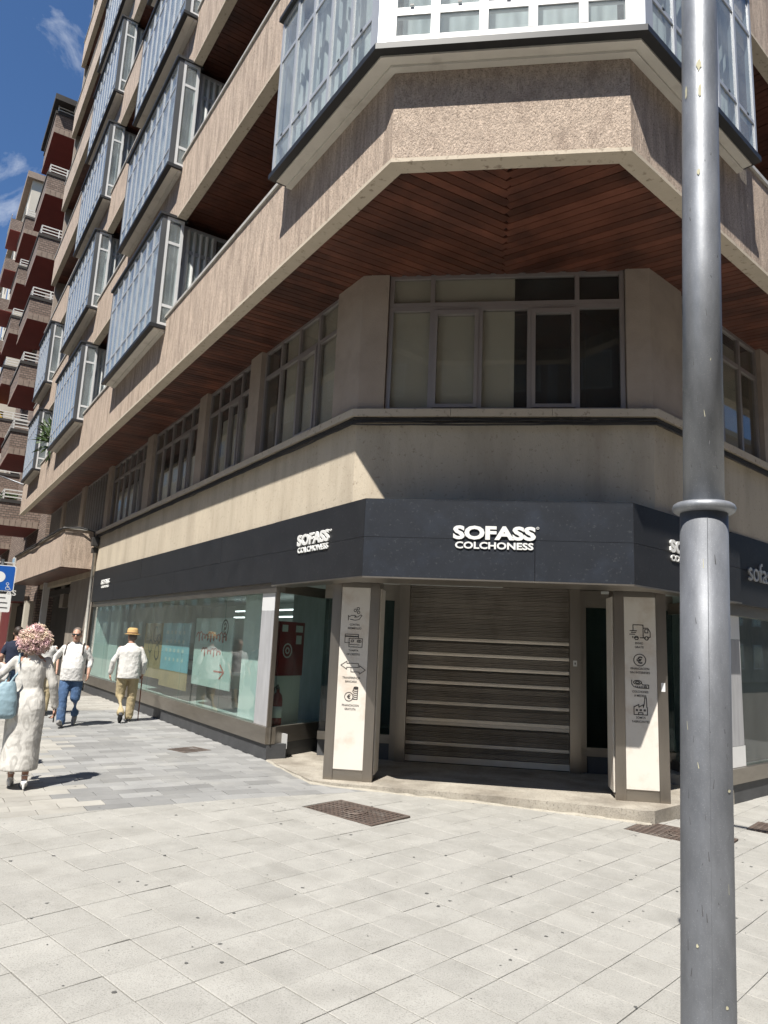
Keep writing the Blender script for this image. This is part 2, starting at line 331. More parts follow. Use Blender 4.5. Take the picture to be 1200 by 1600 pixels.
def tile_top(poly, th=.034, bev=.004):
    n = len(poly); cx = sum(p[0] for p in poly) / n; cy = sum(p[1] for p in poly) / n
    ins = []
    for p in poly:
        d = math.hypot(p[0] - cx, p[1] - cy); k = max(0, 1 - bev * 1.3 / max(d, .01)); ins.append((cx + (p[0] - cx) * k, cy + (p[1] - cy) * k))
    v = [(p[0], p[1], gz(p[0]) - th) for p in poly] + [(p[0], p[1], gz(p[0]) - bev * .6) for p in poly] + [(p[0], p[1], gz(p[0])) for p in ins]
    f = [[2 * n + i for i in range(n)]] + [[i, (i + 1) % n, n + (i + 1) % n, n + i] for i in range(n)] + [[n + i, n + (i + 1) % n, 2 * n + (i + 1) % n, 2 * n + i] for i in range(n)]
    return v, f
def shared_tile(mat, sx, sy):
    me = bpy.data.meshes.new('paving_piece'); h = (sx / 2, sy / 2)
    P = [(-h[0], -h[1]), (h[0], -h[1]), (h[0], h[1]), (-h[0], h[1])]; b = .004
    Q = [(p[0] * (1 - b / h[0]), p[1] * (1 - b / h[1])) for p in P]
    v = [(p[0], p[1], -.034) for p in P] + [(p[0], p[1], -.0025) for p in P] + [(q[0], q[1], 0) for q in Q]
    f = [[8, 9, 10, 11]] + [[i, (i + 1) % 4, 4 + (i + 1) % 4, 4 + i] for i in range(4)] + [[4 + i, 4 + (i + 1) % 4, 8 + (i + 1) % 4, 8 + i] for i in range(4)]
    me.from_pydata(v, [], f); me.materials.append(MT[mat]); return me
def stuff_tiles(name, mat, polys):
    V, F, A = [], [], []
    for p in polys:
        v, f = tile_top(p); i = len(V); r = random.random(); dz = random.uniform(-.0018, .0018); V += [(a, b, c + dz) for a, b, c in v]
        F += [[i + k for k in q] for q in f]; A += [r] * len(f)
    o = meshobj(name, V, F, mat, pave); at = o.data.attributes.new('rnd', 'FLOAT', 'FACE'); at.data.foreach_set('value', A)
    return tag(o, kind='stuff')
def tile_obj(name, me, c, a):
    """a shared paving piece laid at c with its long side along a, tilted with the slope of the ground"""
    s = (gz(c[0] + .01) - gz(c[0] - .01)) / .02
    x = Vector((a[0], a[1], a[0] * s)).normalized(); n = Vector((-s, 0, 1)).normalized(); y = n.cross(x)
    n = (n + Vector((random.uniform(-.004, .004), random.uniform(-.004, .004), 0))).normalized(); y = n.cross(x).normalized(); x = y.cross(n)
    o = bpy.data.objects.new(name, me); col.objects.link(o)
    return place(o, Matrix.Translation((c[0], c[1], gz(c[0]) + random.uniform(-.0015, .0015))) @ Matrix((x, y, n)).transposed().to_4x4(), pave)
# boundary between the square tiles (plaza) and the long pavers (side street): a line across the street
BA = Vector((-2.11, 7.46)); BD = azd(57.07); BN = Vector((-BD.y, BD.x))          # BN points into the side street
if BN.dot(uL) < 0: BN = -BN
def sdist(p): return (Vector(p) - BA).dot(BN)
def in_shop(p):     # under the building
    q = Vector(p)
    return (q - FL.O).dot(FL.n) < -.05 and (q - FR.O).dot(FR.n) < -.05 and (q - Vector((0, 9.3))).dot(nC) < .2
a1, b1, TS = azd(133.0), azd(43.0), .3143
anchor = Vector((.27, 4.16)); cells = []
covers = [Vector((-.155, 7.72)), Vector((3.17, 7.77)), Vector((4.62, 8.16))]
def cover_hit(p):
    for c in covers:
        d = Vector(p) - c
        if abs(d.dot(azd(130))) < .475 and abs(d.dot(azd(43))) < .30: return True
    return False
for i in range(-46, 47):
    for j in range(-46, 47):
        c = anchor + a1 * ((i + .5) * TS) + b1 * ((j + .5) * TS)
        if c.y < 1.2 or c.y > 15 or abs(c.x) > 9 + c.y * .3 or in_shop(c): continue
        if sdist(c) > .22: continue
        cells.append((c.length + (0 if abs(c.x) < c.y * .62 else 50), c, i, j))
cells.sort(key=lambda t: t[0])
tm = shared_tile('tile', TS - .0045, TS - .0045); rest = []; nt_ = 0
for d, c, i, j in cells:
    h = (TS - .0045) / 2; P = [c + a1 * (sx * h) + b1 * (sy * h) for sx, sy in ((-1, -1), (1, -1), (1, 1), (-1, 1))]
    P = [(p.x, p.y) for p in P]
    cut = any(sdist(p) > 0 for p in P)
    if cut:
        P = clip(P, BN.x, BN.y, BN.dot(BA) - .004)
        if len(P) < 3: continue
    near = [cv for cv in covers if (cv - c).length < 1.0]
    if near:
        cv, ca, cb = near[0], azd(130), azd(40); X, Y = ca.dot(cv), cb.dot(cv); hl, hw = .478, .303
        M_ = clip(clip(P, ca.x, ca.y, X + hl), -ca.x, -ca.y, -(X - hl)) if len(P) > 2 else []
        pcs = [clip(P, ca.x, ca.y, X - hl), clip(P, -ca.x, -ca.y, -(X + hl))] + ([clip(M_, cb.x, cb.y, Y - hw), clip(M_, -cb.x, -cb.y, -(Y + hw))] if len(M_) > 2 else [])
        pcs = [p for p in pcs if len(p) > 2 and abs(sum(p[k][0] * p[(k + 1) % len(p)][1] - p[(k + 1) % len(p)][0] * p[k][1] for k in range(len(p)))) > .002]
        rest += pcs; continue
    if nt_ < 299 and not cut and d < 50:
        tile_obj('tile', tm, c, a1); nt_ += 1
    else: rest.append(P if cut else P)
stuff_tiles('far_tiles', 'tile_a', [p if sum(p[k][0] * p[(k + 1) % len(p)][1] - p[(k + 1) % len(p)][0] * p[k][1] for k in range(len(p))) > 0 else p[::-1] for p in rest])
# long pavers of the side street
pa, pb, PLN, PW = azd(147.07), azd(57.07), .42, .21     # courses along the house
pm = shared_tile('paver', PLN - .006, PW - .006); greys, creams = [], []
for i in range(-12, 60):
    for j in range(-40, 40):
        # running bond: long side across the street, joints shifted by half
        c = BA + BN * ((i + .5) * PW) + BD * ((j + .5 * (i % 2)) * PLN)
        if in_shop(c) or sdist(c) < 0: continue
        off = (c - FL.O).dot(FL.n)          # distance from the shop wall
        if off > 14 or c.y < 2: continue
        lim = 2.75 - .06 * sdist(c) + .42 * math.sin(i * 2.3) * (i % 3 == 0) + random.choice((0, 0, .3, -.2))
        g = off < max(lim, 1.75) and sdist(c) < 9
        (greys if g else creams).append(c)
greys.sort(key=lambda c: c.length); ng = 0
def prect(c): 
    h, k = (PLN - .006) / 2, (PW - .006) / 2
    P = [c + BD * (sx * h) + BN * (sy * k) for sx, sy in ((-1, -1), (1, -1), (1, 1), (-1, 1))]
    if (P[1] - P[0]).cross(P[2] - P[0]) < 0: P = P[::-1]
    return [(p.x, p.y) for p in P]
for c in greys[:300]: tile_obj('grey_paver', pm, c, BD)
MT['paver_g2'] = M('grey concrete pavers', (0.265, 0.265, 0.26), 0.88, var=0.12, vs=3, bump=0.15, bs=100, rand=0.16, attr=True, c2=(0.33, 0.325, 0.305), c2s=1.3, c2w=(0.5, 0.75))
if len(greys) > 300: stuff_tiles('far_grey_pavers', 'paver_g2', [prect(c) for c in greys[300:]])
stuff_tiles('cream_pavers', 'paver_c', [prect(c) for c in creams])
# gum spots and stains trodden into the tiles
mb = MB()
for k in range(260):
    x = random.uniform(-4, 4.5); y = random.uniform(2.6, 9)
    if in_shop((x, y)): continue
    r = random.uniform(.004, .015); z = gz(x) + .0025; n = 7; i0 = len(mb.v)
    mb.v += [Vector((x + r * random.uniform(.6, 1.3) * math.cos(6.283 * q / n), y + r * random.uniform(.6, 1.3) * math.sin(6.283 * q / n), z)) for q in range(n)]
    mb.f.append([i0 + q for q in range(n)]); mb.m.append(0)
tag(mb.build('gum_spots', 'gum', pave), kind='stuff')
# ---------------------------------------------------------------- the corner apartment building
bld = thing('apartment_building', 'tan roughcast corner apartment block with glazed bays and wooden balcony undersides', 'building', (0, 9.5, 0))
ZB = [6.27, 9.58, 13.0, 16.5, 20.1, 23.8, 27.5, 31.4, 35.2]      # underside of each balcony parapet
OP = (1.11, 2.46, 1.17); PT = .17                                # parapet outer face, thickness
OPI = tuple(o - PT for o in OP)
OW = (0., 0., .10)                                               # outer face of the walls
UL, UR = 23.2, 9.0
# ground floor ceiling slab, stucco band, first-floor parts
band('wall', 'stucco', bld, OW, (-.25, -.25, -.15), 3.30, 4.50, UL, UR)
tag(band('floor_slab', 'dark', bld, (-.26, -.26, -.16), (-5, -5.6, -5), 3.0, 3.2, UL, UR), None)
# ledge under the first-floor windows, in lengths
def ledge():
    a = path((.09, .09, .19), 12.75, UR); b = path((-.05, -.05, .05), 12.75, UR)
    for i in range(3):
        L = (a[i + 1] - a[i]).length; n = max(1, round(L / 1.25))
        for k in range(n):
            t0, t1 = k / n + (.0025 / L if k else 0), (k + 1) / n - (.0025 / L if k < n - 1 else 0)
            mb = MB(); mb.prism([a[i].lerp(a[i + 1], t0), a[i].lerp(a[i + 1], t1), b[i].lerp(b[i + 1], t1), b[i].lerp(b[i + 1], t0)], 4.505, 4.60)
            mb.build('sill_stone', 'trim', bld)
ledge()
band('sill_bed', 'grime', bld, (.045, .045, .145), (.0, .0, .1), 4.44, 4.503, 12.75, UR)
# pillars between the windows
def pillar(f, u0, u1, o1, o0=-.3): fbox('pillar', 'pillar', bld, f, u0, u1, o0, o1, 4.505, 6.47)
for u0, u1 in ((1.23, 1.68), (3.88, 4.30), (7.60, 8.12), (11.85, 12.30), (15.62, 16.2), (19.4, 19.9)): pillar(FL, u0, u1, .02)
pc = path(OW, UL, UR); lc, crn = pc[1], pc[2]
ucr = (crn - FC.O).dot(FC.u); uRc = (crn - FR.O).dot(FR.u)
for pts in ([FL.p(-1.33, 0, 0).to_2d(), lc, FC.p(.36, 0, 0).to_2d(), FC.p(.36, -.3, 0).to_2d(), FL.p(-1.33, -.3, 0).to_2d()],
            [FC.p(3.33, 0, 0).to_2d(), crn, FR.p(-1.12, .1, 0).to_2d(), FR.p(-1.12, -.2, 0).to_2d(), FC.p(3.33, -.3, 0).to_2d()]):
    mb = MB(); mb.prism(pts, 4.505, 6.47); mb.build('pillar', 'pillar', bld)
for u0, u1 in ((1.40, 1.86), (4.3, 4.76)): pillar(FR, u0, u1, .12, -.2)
# interior behind the first-floor windows
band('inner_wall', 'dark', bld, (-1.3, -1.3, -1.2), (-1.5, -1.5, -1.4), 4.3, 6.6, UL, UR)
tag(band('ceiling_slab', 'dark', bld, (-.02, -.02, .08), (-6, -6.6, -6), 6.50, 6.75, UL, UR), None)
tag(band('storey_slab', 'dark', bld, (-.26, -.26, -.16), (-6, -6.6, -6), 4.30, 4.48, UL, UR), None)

def window(f, u0, u1, z0, z1, cols, rows, mat, glass, o=0.0, fw=.05, dp=.06, sash=(), name='window', parent=None, gi=None):
    """a glazed frame: frame mesh with mullions at cols/rows, one pane object for each opening.
    cols, rows: interior positions; rows may be a dict column->rows; sash: set of (col,row) with an extra casement frame"""
    mb = MB(); lo, hi = min(u0, u1), max(u0, u1)
    cs = [lo] + sorted(cols) + [hi]; fo, fi = o, o - dp
    rl = [z0] + sorted(rows) + [z1]
    mb.box(f, lo, lo + fw, fi, fo, z0, z1); mb.box(f, hi - fw, hi, fi, fo, z0, z1)
    mb.box(f, lo + fw, hi - fw, fi, fo, z0, z0 + fw); mb.box(f, lo + fw, hi - fw, fi, fo, z1 - fw, z1)
    for c in sorted(cols): mb.box(f, c - fw / 2, c + fw / 2, fi, fo + .002, z0 + fw, z1 - fw)
    for i in range(len(cs) - 1):
        a = cs[i] + (fw if i == 0 else fw / 2); b = cs[i + 1] - (fw if i == len(cs) - 2 else fw / 2)
        for r in sorted(rows): mb.box(f, a, b, fi + .004, fo - .004, r - fw / 2, r + fw / 2)
        for j in range(len(rl) - 1):
            if (i, j) in sash:
                za = rl[j] + (fw if j == 0 else fw / 2); zb_ = rl[j + 1] - (fw if j == len(rl) - 2 else fw / 2); s = .045
                mb.box(f, a, a + s, fi, fo + .022, za, zb_); mb.box(f, b - s, b, fi, fo + .022, za, zb_)
                mb.box(f, a + s, b - s, fi, fo + .022, za, za + s); mb.box(f, a + s, b - s, fi, fo + .022, zb_ - s * 1.3, zb_)
    w = mb.build(name, mat, parent or bld)
    for i in range(len(cs) - 1):
        a = cs[i] + (fw if i == 0 else fw / 2); b = cs[i + 1] - (fw if i == len(cs) - 2 else fw / 2)
        for j in range(len(rl) - 1):
            za = rl[j] + (fw if j == 0 else fw / 2); zb_ = rl[j + 1] - (fw if j == len(rl) - 2 else fw / 2)
            gq = dp * .5 if gi is None else gi
            fbox('pane', glass, w, f, a, b, fo - gq - .006, fo - gq, za, zb_)
    return w
# chamfer window
window(FC, .37, 3.32, 6.025, 6.47, [.93, 2.75], [], 'alu_brown', 'glass_dark', o=-.05, fw=.055)
window(FC, .37, 3.32, 4.605, 6.023, [.93, 1.55, 2.165, 2.75], [], 'alu_brown', 'glass_dark', o=-.052, fw=.055, sash={(1, 0), (3, 0)})
fbox('blind', 'blind', bld, FC, .40, 1.98, -.135, -.125, 4.55, 6.45)
# left facade windows
def cuts(a, b, n): return [a + (b - a) * i / n for i in range(1, n)]
for a, b, n in ((-1.33, 1.23, 4), (1.68, 3.88, 4), (4.30, 7.60, 5), (8.12, 11.85, 6)):
    window(FL, a, b, 4.605, 6.47, cuts(a, b, n), [5.98], 'alu_brown', 'glass_dark', o=-.06, fw=.06, sash={(1, 0)})
for a, b, n in ((12.30, 15.62, 9), (16.2, 19.4, 9), (19.9, 23.0, 9)):
    window(FL, a, b, 4.605, 6.47, cuts(a, b, n), [], 'alu_brown', 'glass_dark', o=-.06, fw=.05)
for a, b, n in ((-1.12, 1.40, 4), (1.86, 4.3, 4), (4.76, 8.8, 6)):
    window(FR, a, b, 4.605, 6.47, cuts(a, b, n), [5.98], 'alu_brown', 'glass_dark', o=.05, fw=.06)
fbox('blind', 'blind', bld, FL, -1.3, .55, -.16, -.15, 4.55, 6.45)
fbox('blind', 'blind', bld, FL, 1.75, 3.3, -.16, -.15, 4.55, 5.75)
fbox('blind', 'curtain', bld, FL, 4.4, 7.2, -.16, -.15, 4.55, 5.4)
fbox('blind', 'curtain', bld, FL, 8.3, 11.4, -.16, -.15, 4.55, 5.6)
fbox('blind', 'blind', bld, FR, -1.0, 1.3, -.22, -.20, 4.55, 6.45)

# balcony parapets, copings, slabs
for k, z in enumerate(ZB[:-1]):
    ur = UR
    band('parapet', ['roughcast', 'roughcast_front'], bld, OP, OPI, z + .042, z + 1.26, UL, ur, fm=(0, 1, 0))
    band('parapet_edge', 'trim', bld, tuple(o + .006 for o in OP), OPI, z, z + .040, UL, ur)
    cp_ = band('coping', 'coping', bld, tuple(o + .03 for o in OP), tuple(o - .03 for o in OPI), z + 1.262, z + 1.31, UL, ur)
    if k: band('balcony_slab', 'wood_gap', bld, tuple(o - .003 for o in OPI), (-.3, -.3, -.2), z + .23, z + .42, UL, ur)
    else: band('balcony_slab', 'wood_gap', bld, tuple(o - .003 for o in OPI), (-.3, -.3, -.2), z + .225, z + .42, UL, ur)
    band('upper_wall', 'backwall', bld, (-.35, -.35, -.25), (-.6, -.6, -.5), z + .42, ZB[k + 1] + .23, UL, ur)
    mb = MB(); mb.box(FL, UL, UL + .25, -5, OPI[0], z + .2, ZB[k + 1] + .2); mb.build('party_wall', 'backwall', bld)
# first balcony underside: single boards laid square to each street, mitred at the middle of the corner
sof = tag(band('soffit', 'wood_gap', bld, tuple(o - .004 for o in OPI), tuple(o + .0 for o in (-.01, -.01, .09)), ZB[0] + .212, ZB[0] + .223, UL, UR))
wi, wo = path((-.06, -.06, .04), UL, UR), path(tuple(o + .03 for o in OPI), UL, UR)
midw, mido = FC.p(1.83, -.06, 0).to_2d(), FC.p(1.83, OPI[1] + .03, 0).to_2d()
def boards(poly, d, step, wd, z, make, lim=999):
    d = d.normalized(); e = Vector((-d.y, d.x)); vs_ = [p.dot(e) for p in poly]; s = math.floor(min(vs_) / step) * step
    n = 0
    while s < max(vs_):
        c = s + step / 2; xs = []
        for i, p in enumerate(poly):
            q = poly[(i + 1) % len(poly)]; a, b = p.dot(e) - c, q.dot(e) - c
            if (a < 0) != (b < 0): t = a / (a - b); xs.append((p + (q - p) * t).dot(d))
        xs.sort()
        for k in range(0, len(xs) - 1, 2):
            if xs[k + 1] - xs[k] > .05 and n < lim: make(d, e, c, xs[k], xs[k + 1]); n += 1
        s += step
def mk_board(d, e, c, x0, x1):
    p = d * ((x0 + x1) / 2) + e * c
    obox('board', 'wood', sof, (p.x, p.y, ZB[0] + .197 + random.uniform(-.0015, .0015)), (x1 - x0, .107, .022), d)
boards([wi[0], wi[1], midw, mido, wo[1], wo[0]], azd(60), .118, .1, 0, mk_board, 245)
boards([FR.p(2.4, .04, 0).to_2d(), wi[2], midw, mido, wo[2], FR.p(2.4, OPI[2], 0).to_2d()], azd(126), .118, .1, 0, mk_board)
for k, z in enumerate(ZB[1:-1]):
    mb = MB()
    n = int((UL + 4) / .12)
    for i in range(n):
        u = -4.0 + i * .12; o0 = -.3
        if u < -2: continue
        mb.box(FL, u, u + .11, o0, OPI[0] - .003, z + .2 + .002 * (i % 3), z + .222)
    for i in range(int(12.5 / .12)):
        u = -3.5 + i * .12; mb.box(FR, u, u + .11, -.2, OPI[2] - .003, z + .2 + .002 * (i % 3), z + .222)
    tag(mb.build('soffit_boards', 'wood', bld), kind='stuff')

# ---- glazed bays
def curtain(f, u0, u1, o, z0, z1, parent, name='curtain', amp=.035, wl=.13, mat='curtain'):
    n = max(6, int(abs(u1 - u0) / .022)); V, F_ = [], []; ph = random.random() * 6
    for i in range(n + 1):
        u = u0 + (u1 - u0) * i / n; w = amp * math.sin(u / wl * 6.283 + ph + 1.1 * math.sin(u * 3.1 + ph))
        V += [f.p(u, o + w * .7, z0), f.p(u, o + w, z1)]
    for i in range(n): F_.append([2 * i, 2 * i + 2, 2 * i + 3, 2 * i + 1])
    return meshobj(name, V, F_, mat, parent, True)
def bay_face(bay, f, u0, u1, o, z0, z1, n, mat, glass, lower=.40, upper=.52, wide=.046):
    lo, hi = min(u0, u1), max(u0, u1); fr = window(f, lo, hi, z0, z1, cuts(lo, hi, n), [z0 + lower, z1 - upper], mat, glass, o=o, fw=wide, dp=.07, name='glazing', parent=bay, gi=.014)
    return fr
def bay_window(u0, u1, k, n):
    """bay on the left street: in front of the parapet of storey k"""
    z0 = ZB[k] + 1.09; z1 = ZB[k + 1] - .02; o = 1.38
    root = MB()
    # black bottom and top trims with pale underside: the carcass of the bay
    c = MB()
    c.box(FL, u0 - .02, u1 + .02, 1.13, o + .03, z0 - .065, z0, 0); c.box(FL, u0 - .03, u1 + .03, .9, o + .05, z1, z1 + .055, 0)
    c.box(FL, u0 + .03, u1 - .03, 1.115, o - .06, z0 - .085, z0 - .066, 1); c.box(FL, u0 + .03, u1 - .03, 1.114, 1.19, z0 - .112, z0 - .086, 1)
    c.box(FL, u0 - .005, u0 + .055, o - .09, o + .003, z0, z1, 2); c.box(FL, u1 - .055, u1 + .005, o - .09, o + .003, z0, z1, 2)
    bay = c.build('bay_window', ['black', 'underside', 'alu_dark'], bld)
    far = (u0 > 9 and k > 2)
    bay_face(bay, FL, u0 + .055, u1 - .055, o, z0 + .002, z1 - .002, n, 'alu', 'glass')
    # the end walls of the bay, seen from the corner: one white light deep
    for u, s in ((u0, 1), (u1, -1)):
        g = Fr(FL.p(u, 0, 0).to_2d(), FL.n, -FL.u * s)
        window(g, .96, o - .092, z0 + .002, z1 - .002, [], [z0 + .40, z1 - .52], 'alu_white', 'glass', o=-.0, fw=.055, dp=.05, name='end_glazing', parent=bay, gi=.012)
        window(g, -.3, .93, z0 + .25, z1 - .002, [.3], [z1 - .52], 'alu', 'glass', o=-.12, fw=.07, dp=.05, name='door_glazing', parent=bay)
    fl = MB(); fl.box(FL, u0 + .07, u1 - .07, -.3, 1.26, z0 - .02, z0 + .0); 
    curtain(FL, u0 + .12, u1 - .12, 1.2, z0 + .03, z1 - .05, bay)
    for u in (u0 + .14, u1 - .14):
        g = Fr(FL.p(u, 0, 0).to_2d(), FL.n, -FL.u)
        curtain(g, .3, 1.16, 0, z0 + .03, z1 - .05, bay)
for k in range(0, 7):
    bay_window(3.33, 7.30, k, 8); bay_window(10.9, 15.0, k, 8)
    if k < 2: bay_window(18.5, 21.4, k, 6)
# the corner bay
def corner_bay(k):
    z0 = ZB[k] + 1.09; z1 = ZB[k + 1] - .02; oo = (1.38, 2.70, 1.40); ul, ur = -1.95, -1.88
    c = MB()
    band('', None, None, tuple(o + .03 for o in oo), (1.13, 2.48, 1.19), z0 - .065, z0, ul + .02, ur + .02, (0, 0, 0), c)
    band('', None, None, tuple(o + .05 for o in oo), (.9, 2.2, .95), z1, z1 + .055, ul + .03, ur + .03, (0, 0, 0), c)
    band('', None, None, tuple(o - .06 for o in oo), (1.115, 2.465, 1.175), z0 - .085, z0 - .066, ul - .03, ur - .03, (1, 1, 1), c)
    band('', None, None, (1.19, 2.54, 1.25), (1.114, 2.464, 1.174), z0 - .112, z0 - .086, ul - .03, ur - .03, (1, 1, 1), c)
    P = path(oo, ul, ur); Q = path(tuple(o - .08 for o in oo), ul, ur)
    for i in (1, 2): 
        p, q = P[i], Q[i]; d0 = (P[i - 1] - p).normalized(); d1 = (P[i + 1] - p).normalized()
        c.prism([p + d0 * .09, p, p + d1 * .09, q + d1 * .06, q + d0 * .06], z0 + .001, z1 - .001, 2)
    bay = c.build('bay_window', ['black', 'underside', 'alu'], bld)
    a = (P[1] - FL.O).dot(FL.u); bay_face(bay, FL, a + .09, ul, oo[0], z0 + .002, z1 - .002, 5, 'alu', 'glass', .42, .6)
    a0, a1_ = (P[1] - FC.O).dot(FC.u), (P[2] - FC.O).dot(FC.u); bay_face(bay, FC, a0 + .09, a1_ - .09, oo[1], z0 + .002, z1 - .002, 5, 'alu_white', 'glass', .36, .6, .085)  # same silver frame as the sides; sunlit white put into the colour
    a = (P[2] - FR.O).dot(FR.u); bay_face(bay, FR, a + .09, ur, oo[2], z0 + .002, z1 - .002, 5, 'alu', 'glass', .42, .6)
    g = Fr(FL.p(ul, 0, 0).to_2d(), FL.n, FL.u); window(g, .96, 1.29, z0 + .002, z1 - .002, [], [z0 + .42], 'alu', 'glass', o=0, fw=.07, name='end_glazing', parent=bay)
    # handles of the sliding lights
    for f, us, o in ((FL, [(P[1] - FL.O).dot(FL.u) + .09 + (ul - ((P[1] - FL.O).dot(FL.u) + .09)) * (i + .5) / 5 for i in (0, 1, 3, 4)], oo[0]), (FC, [a0 + .09 + (a1_ - a0 - .18) * (i + .5) / 5 for i in range(5)], oo[1]), (FR, [a + .09 + (ur - a - .09) * (i + .5) / 5 for i in (0, 1, 3, 4)], oo[2])):
        for u in us: fbox('latch', 'black', bay, f, u - .018, u + .018, o + .004, o + .012, z0 + .405, z0 + .425)
    cuL = (P[1] - FL.O).dot(FL.u); curtain(FL, cuL + .3, ul - .12, 1.16, z0 + .03, z1 - .05, bay)
    curtain(FC, a0 + .2, a1_ - .2, 2.42, z0 + .03, z1 - .05, bay, amp=.045, wl=.21); curtain(FR, a + .3, ur - .12, 1.18, z0 + .03, z1 - .05, bay)
for k in range(0, 3): corner_bay(k)
# cables and grime under the ledge
def ledge_cable(o, z, r, seed, ul=12.7):
    rnd = random.Random(seed); a = path((o, o, o + .1), ul, UR); pts = []
    for i in range(3):
        L = (a[i + 1] - a[i]).length; n = max(2, int(L / .35))
        for k in range(n):
            p = a[i].lerp(a[i + 1], k / n); pts.append((p.x, p.y, z + rnd.uniform(-.012, .012)))
    mb = MB(); mb.tube(pts, r, 6); return mb.build('cable', 'cable', bld)
for q in range(4): ledge_cable(.055 + .012 * q, 4.485 - .03 * q, .009 + .002 * (q % 2), q)
# roughcast porch at the far end of the side street
mb = MB(); mb.box(FL, 13.0, 24.2, 0, .9, 3.5, 4.62); por = mb.build('porch_canopy', 'roughcast', bld)
fbox('porch_coping', 'coping', bld, FL, 12.97, 24.2, -.02, .94, 4.622, 4.66)
fbox('porch_soffit', 'wood', bld, FL, 13.02, 24.2, 0.0, .88, 3.47, 3.498)
# flats at the porch: marble cheek, door shutters, slim white post
MT['marble_grey'] = M('grey brown marble cladding', (0.30, 0.26, 0.22), 0.5, var=0.2, vs=2, c2=(0.40, 0.36, 0.31), c2s=1.5, stretch=(1, 1, .4))
for r in range(5): fbox('cladding_slab', 'marble_grey', bld, FL, 12.75, 13.9, -.5, -.02 - .003 * (r % 2), .08 + r * .684, .08 + (r + 1) * .684 - .006)
for r in range(3): fbox('cladding_slab', 'marble_grey', bld, FL, 13.92 + r * .9, 13.92 + (r + 1) * .9 - .006, -.6, -.06, .08, 3.48)
fbox('garage_shutter', 'dark', bld, FL, 16.65, 23.0, -.7, -.55, .05, 3.5)
fbox('white_post', 'alu_white', bld, FL, 21.2, 21.42, -.1, .12, .05, 3.47)
for u in (17.4, 19.2): fbox('meter_box', 'marble_grey', bld, FL, u, u + .75, -.5, -.3, 2.5, 3.3)
# cable bundle climbing over the porch
rnd = random.Random(3)
for q in range(5):
    pts = [FL.p(24.0, .97 - .01 * q, 4.60 - .04 * rnd.random())]
    for i in range(14): pts.append(FL.p(24.0 - i * .8, .965 + .01 * rnd.random(), 4.60 + .05 * rnd.random() - (.1 if i in (6, 7) and q == 2 else 0)))
    pts += [FL.p(12.95, .95, 4.62), FL.p(12.93, .5, 4.66 + .05 * rnd.random()), FL.p(12.85, .12, 4.6), FL.p(12.62 + .02 * q, .08, 4.3 - .05 * q), FL.p(12.6 + .03 * q, .06, 3.4)]
    mb = MB(); mb.tube(pts, .014 + .004 * (q % 3), 6); mb.build('cable', 'cable', bld)
mb = MB(); mb.tube([FL.p(12.62, .08, 4.15), FL.p(12.62, .08, .1)], .045, 10); mb.build('drain_pipe', 'coping', bld, True)
mb = MB(); mb.box(FL, 12.45, 12.7, .02, .2, 4.15, 4.4); mb.box(FL, 12.55, 12.75, .02, .16, 3.95, 4.1); mb.build('junction_box', 'cable', bld)
# roof
band('roof', 'coping', bld, OP, (-6, -6.6, -6), ZB[-1] - .2, ZB[-1] + .1, UL, UR)
# ---------------------------------------------------------------- shop front
shop = thing('shop_front', 'shop front with closed roller shutter between two marble clad columns', 'shop front', (1.2, 10.0, 0.08))
# stone platform of the entrance, a step at its right end
PZ = .072
pl = [(-1.46, 10.36), (-1.02, 9.55), (-.72, 9.02), (-.35, 8.90), (1.30, 8.60), (2.96, 8.16), (3.06, 8.16), (4.62, 9.60), (5.2, 12.2), (-2.2, 12.2)]
mb = MB(); mb.prism(pl, -.15, PZ); plat = mb.build('entrance_platform', 'stone', None); tag(plat, 'worn stone entrance platform with a low step before the shutter', 'platform')
mb = MB(); rnd = random.Random(5); pts = []
for a, b in zip(pl[:6], pl[1:7]):
    a, b = Vector(a), Vector(b); n = max(2, int((b - a).length / .12))
    for i in range(n): p = a.lerp(b, i / n); pts.append((p.x + rnd.uniform(-.012, .012), p.y - .02 + rnd.uniform(-.012, .012), gz(p.x) - .012))
mb.tube(pts, [.028 + rnd.uniform(-.008, .012) for _ in pts], 6); mb.build('mortar_fillet', 'mortar', plat, True)
# left street window
def shop_window(f, u0, u1, joints, glass, zb, gl0=.50, gl1=2.38, top=2.52, o=0.0, pd=.3, sdp=.12):
    lo, hi = min(u0, u1), max(u0, u1)
    fbox('plinth', 'plinth', shop, f, lo + .005, hi - .005, o - pd, o, -.2, zb)
    n = max(1, round((hi - lo) / 1.9))
    fbox('steel_sill', 'steel_h', shop, f, lo, hi, o - sdp, o + .03, zb + .002, gl0)
    fbox('steel_lintel', 'steel_h', shop, f, lo, hi, o - sdp, o + .02, gl1, top)
    cs = [lo] + list(joints) + [hi]
    for a, b in zip(cs[:-1], cs[1:]): fbox('pane', glass, shop, f, a + .003, b - .003, o - .04, o - .028, gl0, gl1)
shop_window(FL, 0.0, 12.4, [2.05, 4.15, 6.3, 8.6, 10.6], 'glass_shop', .27)
fbox('corner_post', 'steel', shop, FL, -.0, .035, -.05, .012, .502, 2.378)
dr = azd(31); FT = Fr(FL.O, dr, (dr.y, -dr.x)); shop_window(FT, .025, 1.35, [], 'glass_shop', .27, pd=.05, sdp=.05)
FS = Fr((.45, 10.74), FC.u, nC)      # plane of the roller shutter
shop_window(FS, -1.30, -.15, [], 'glass_smoke', .30, .42, 2.36, 2.60, o=-.05)
shop_window(FS, 2.46, 3.75, [], 'glass_smoke', .30, .42, 2.36, 2.60, o=-.05)
fbox('door_post', 'steel', shop, FS, -.15, .0, -.12, .06, PZ, 2.62); fbox('door_post', 'steel', shop, FS, 2.31, 2.46, -.12, .06, PZ, 2.62)
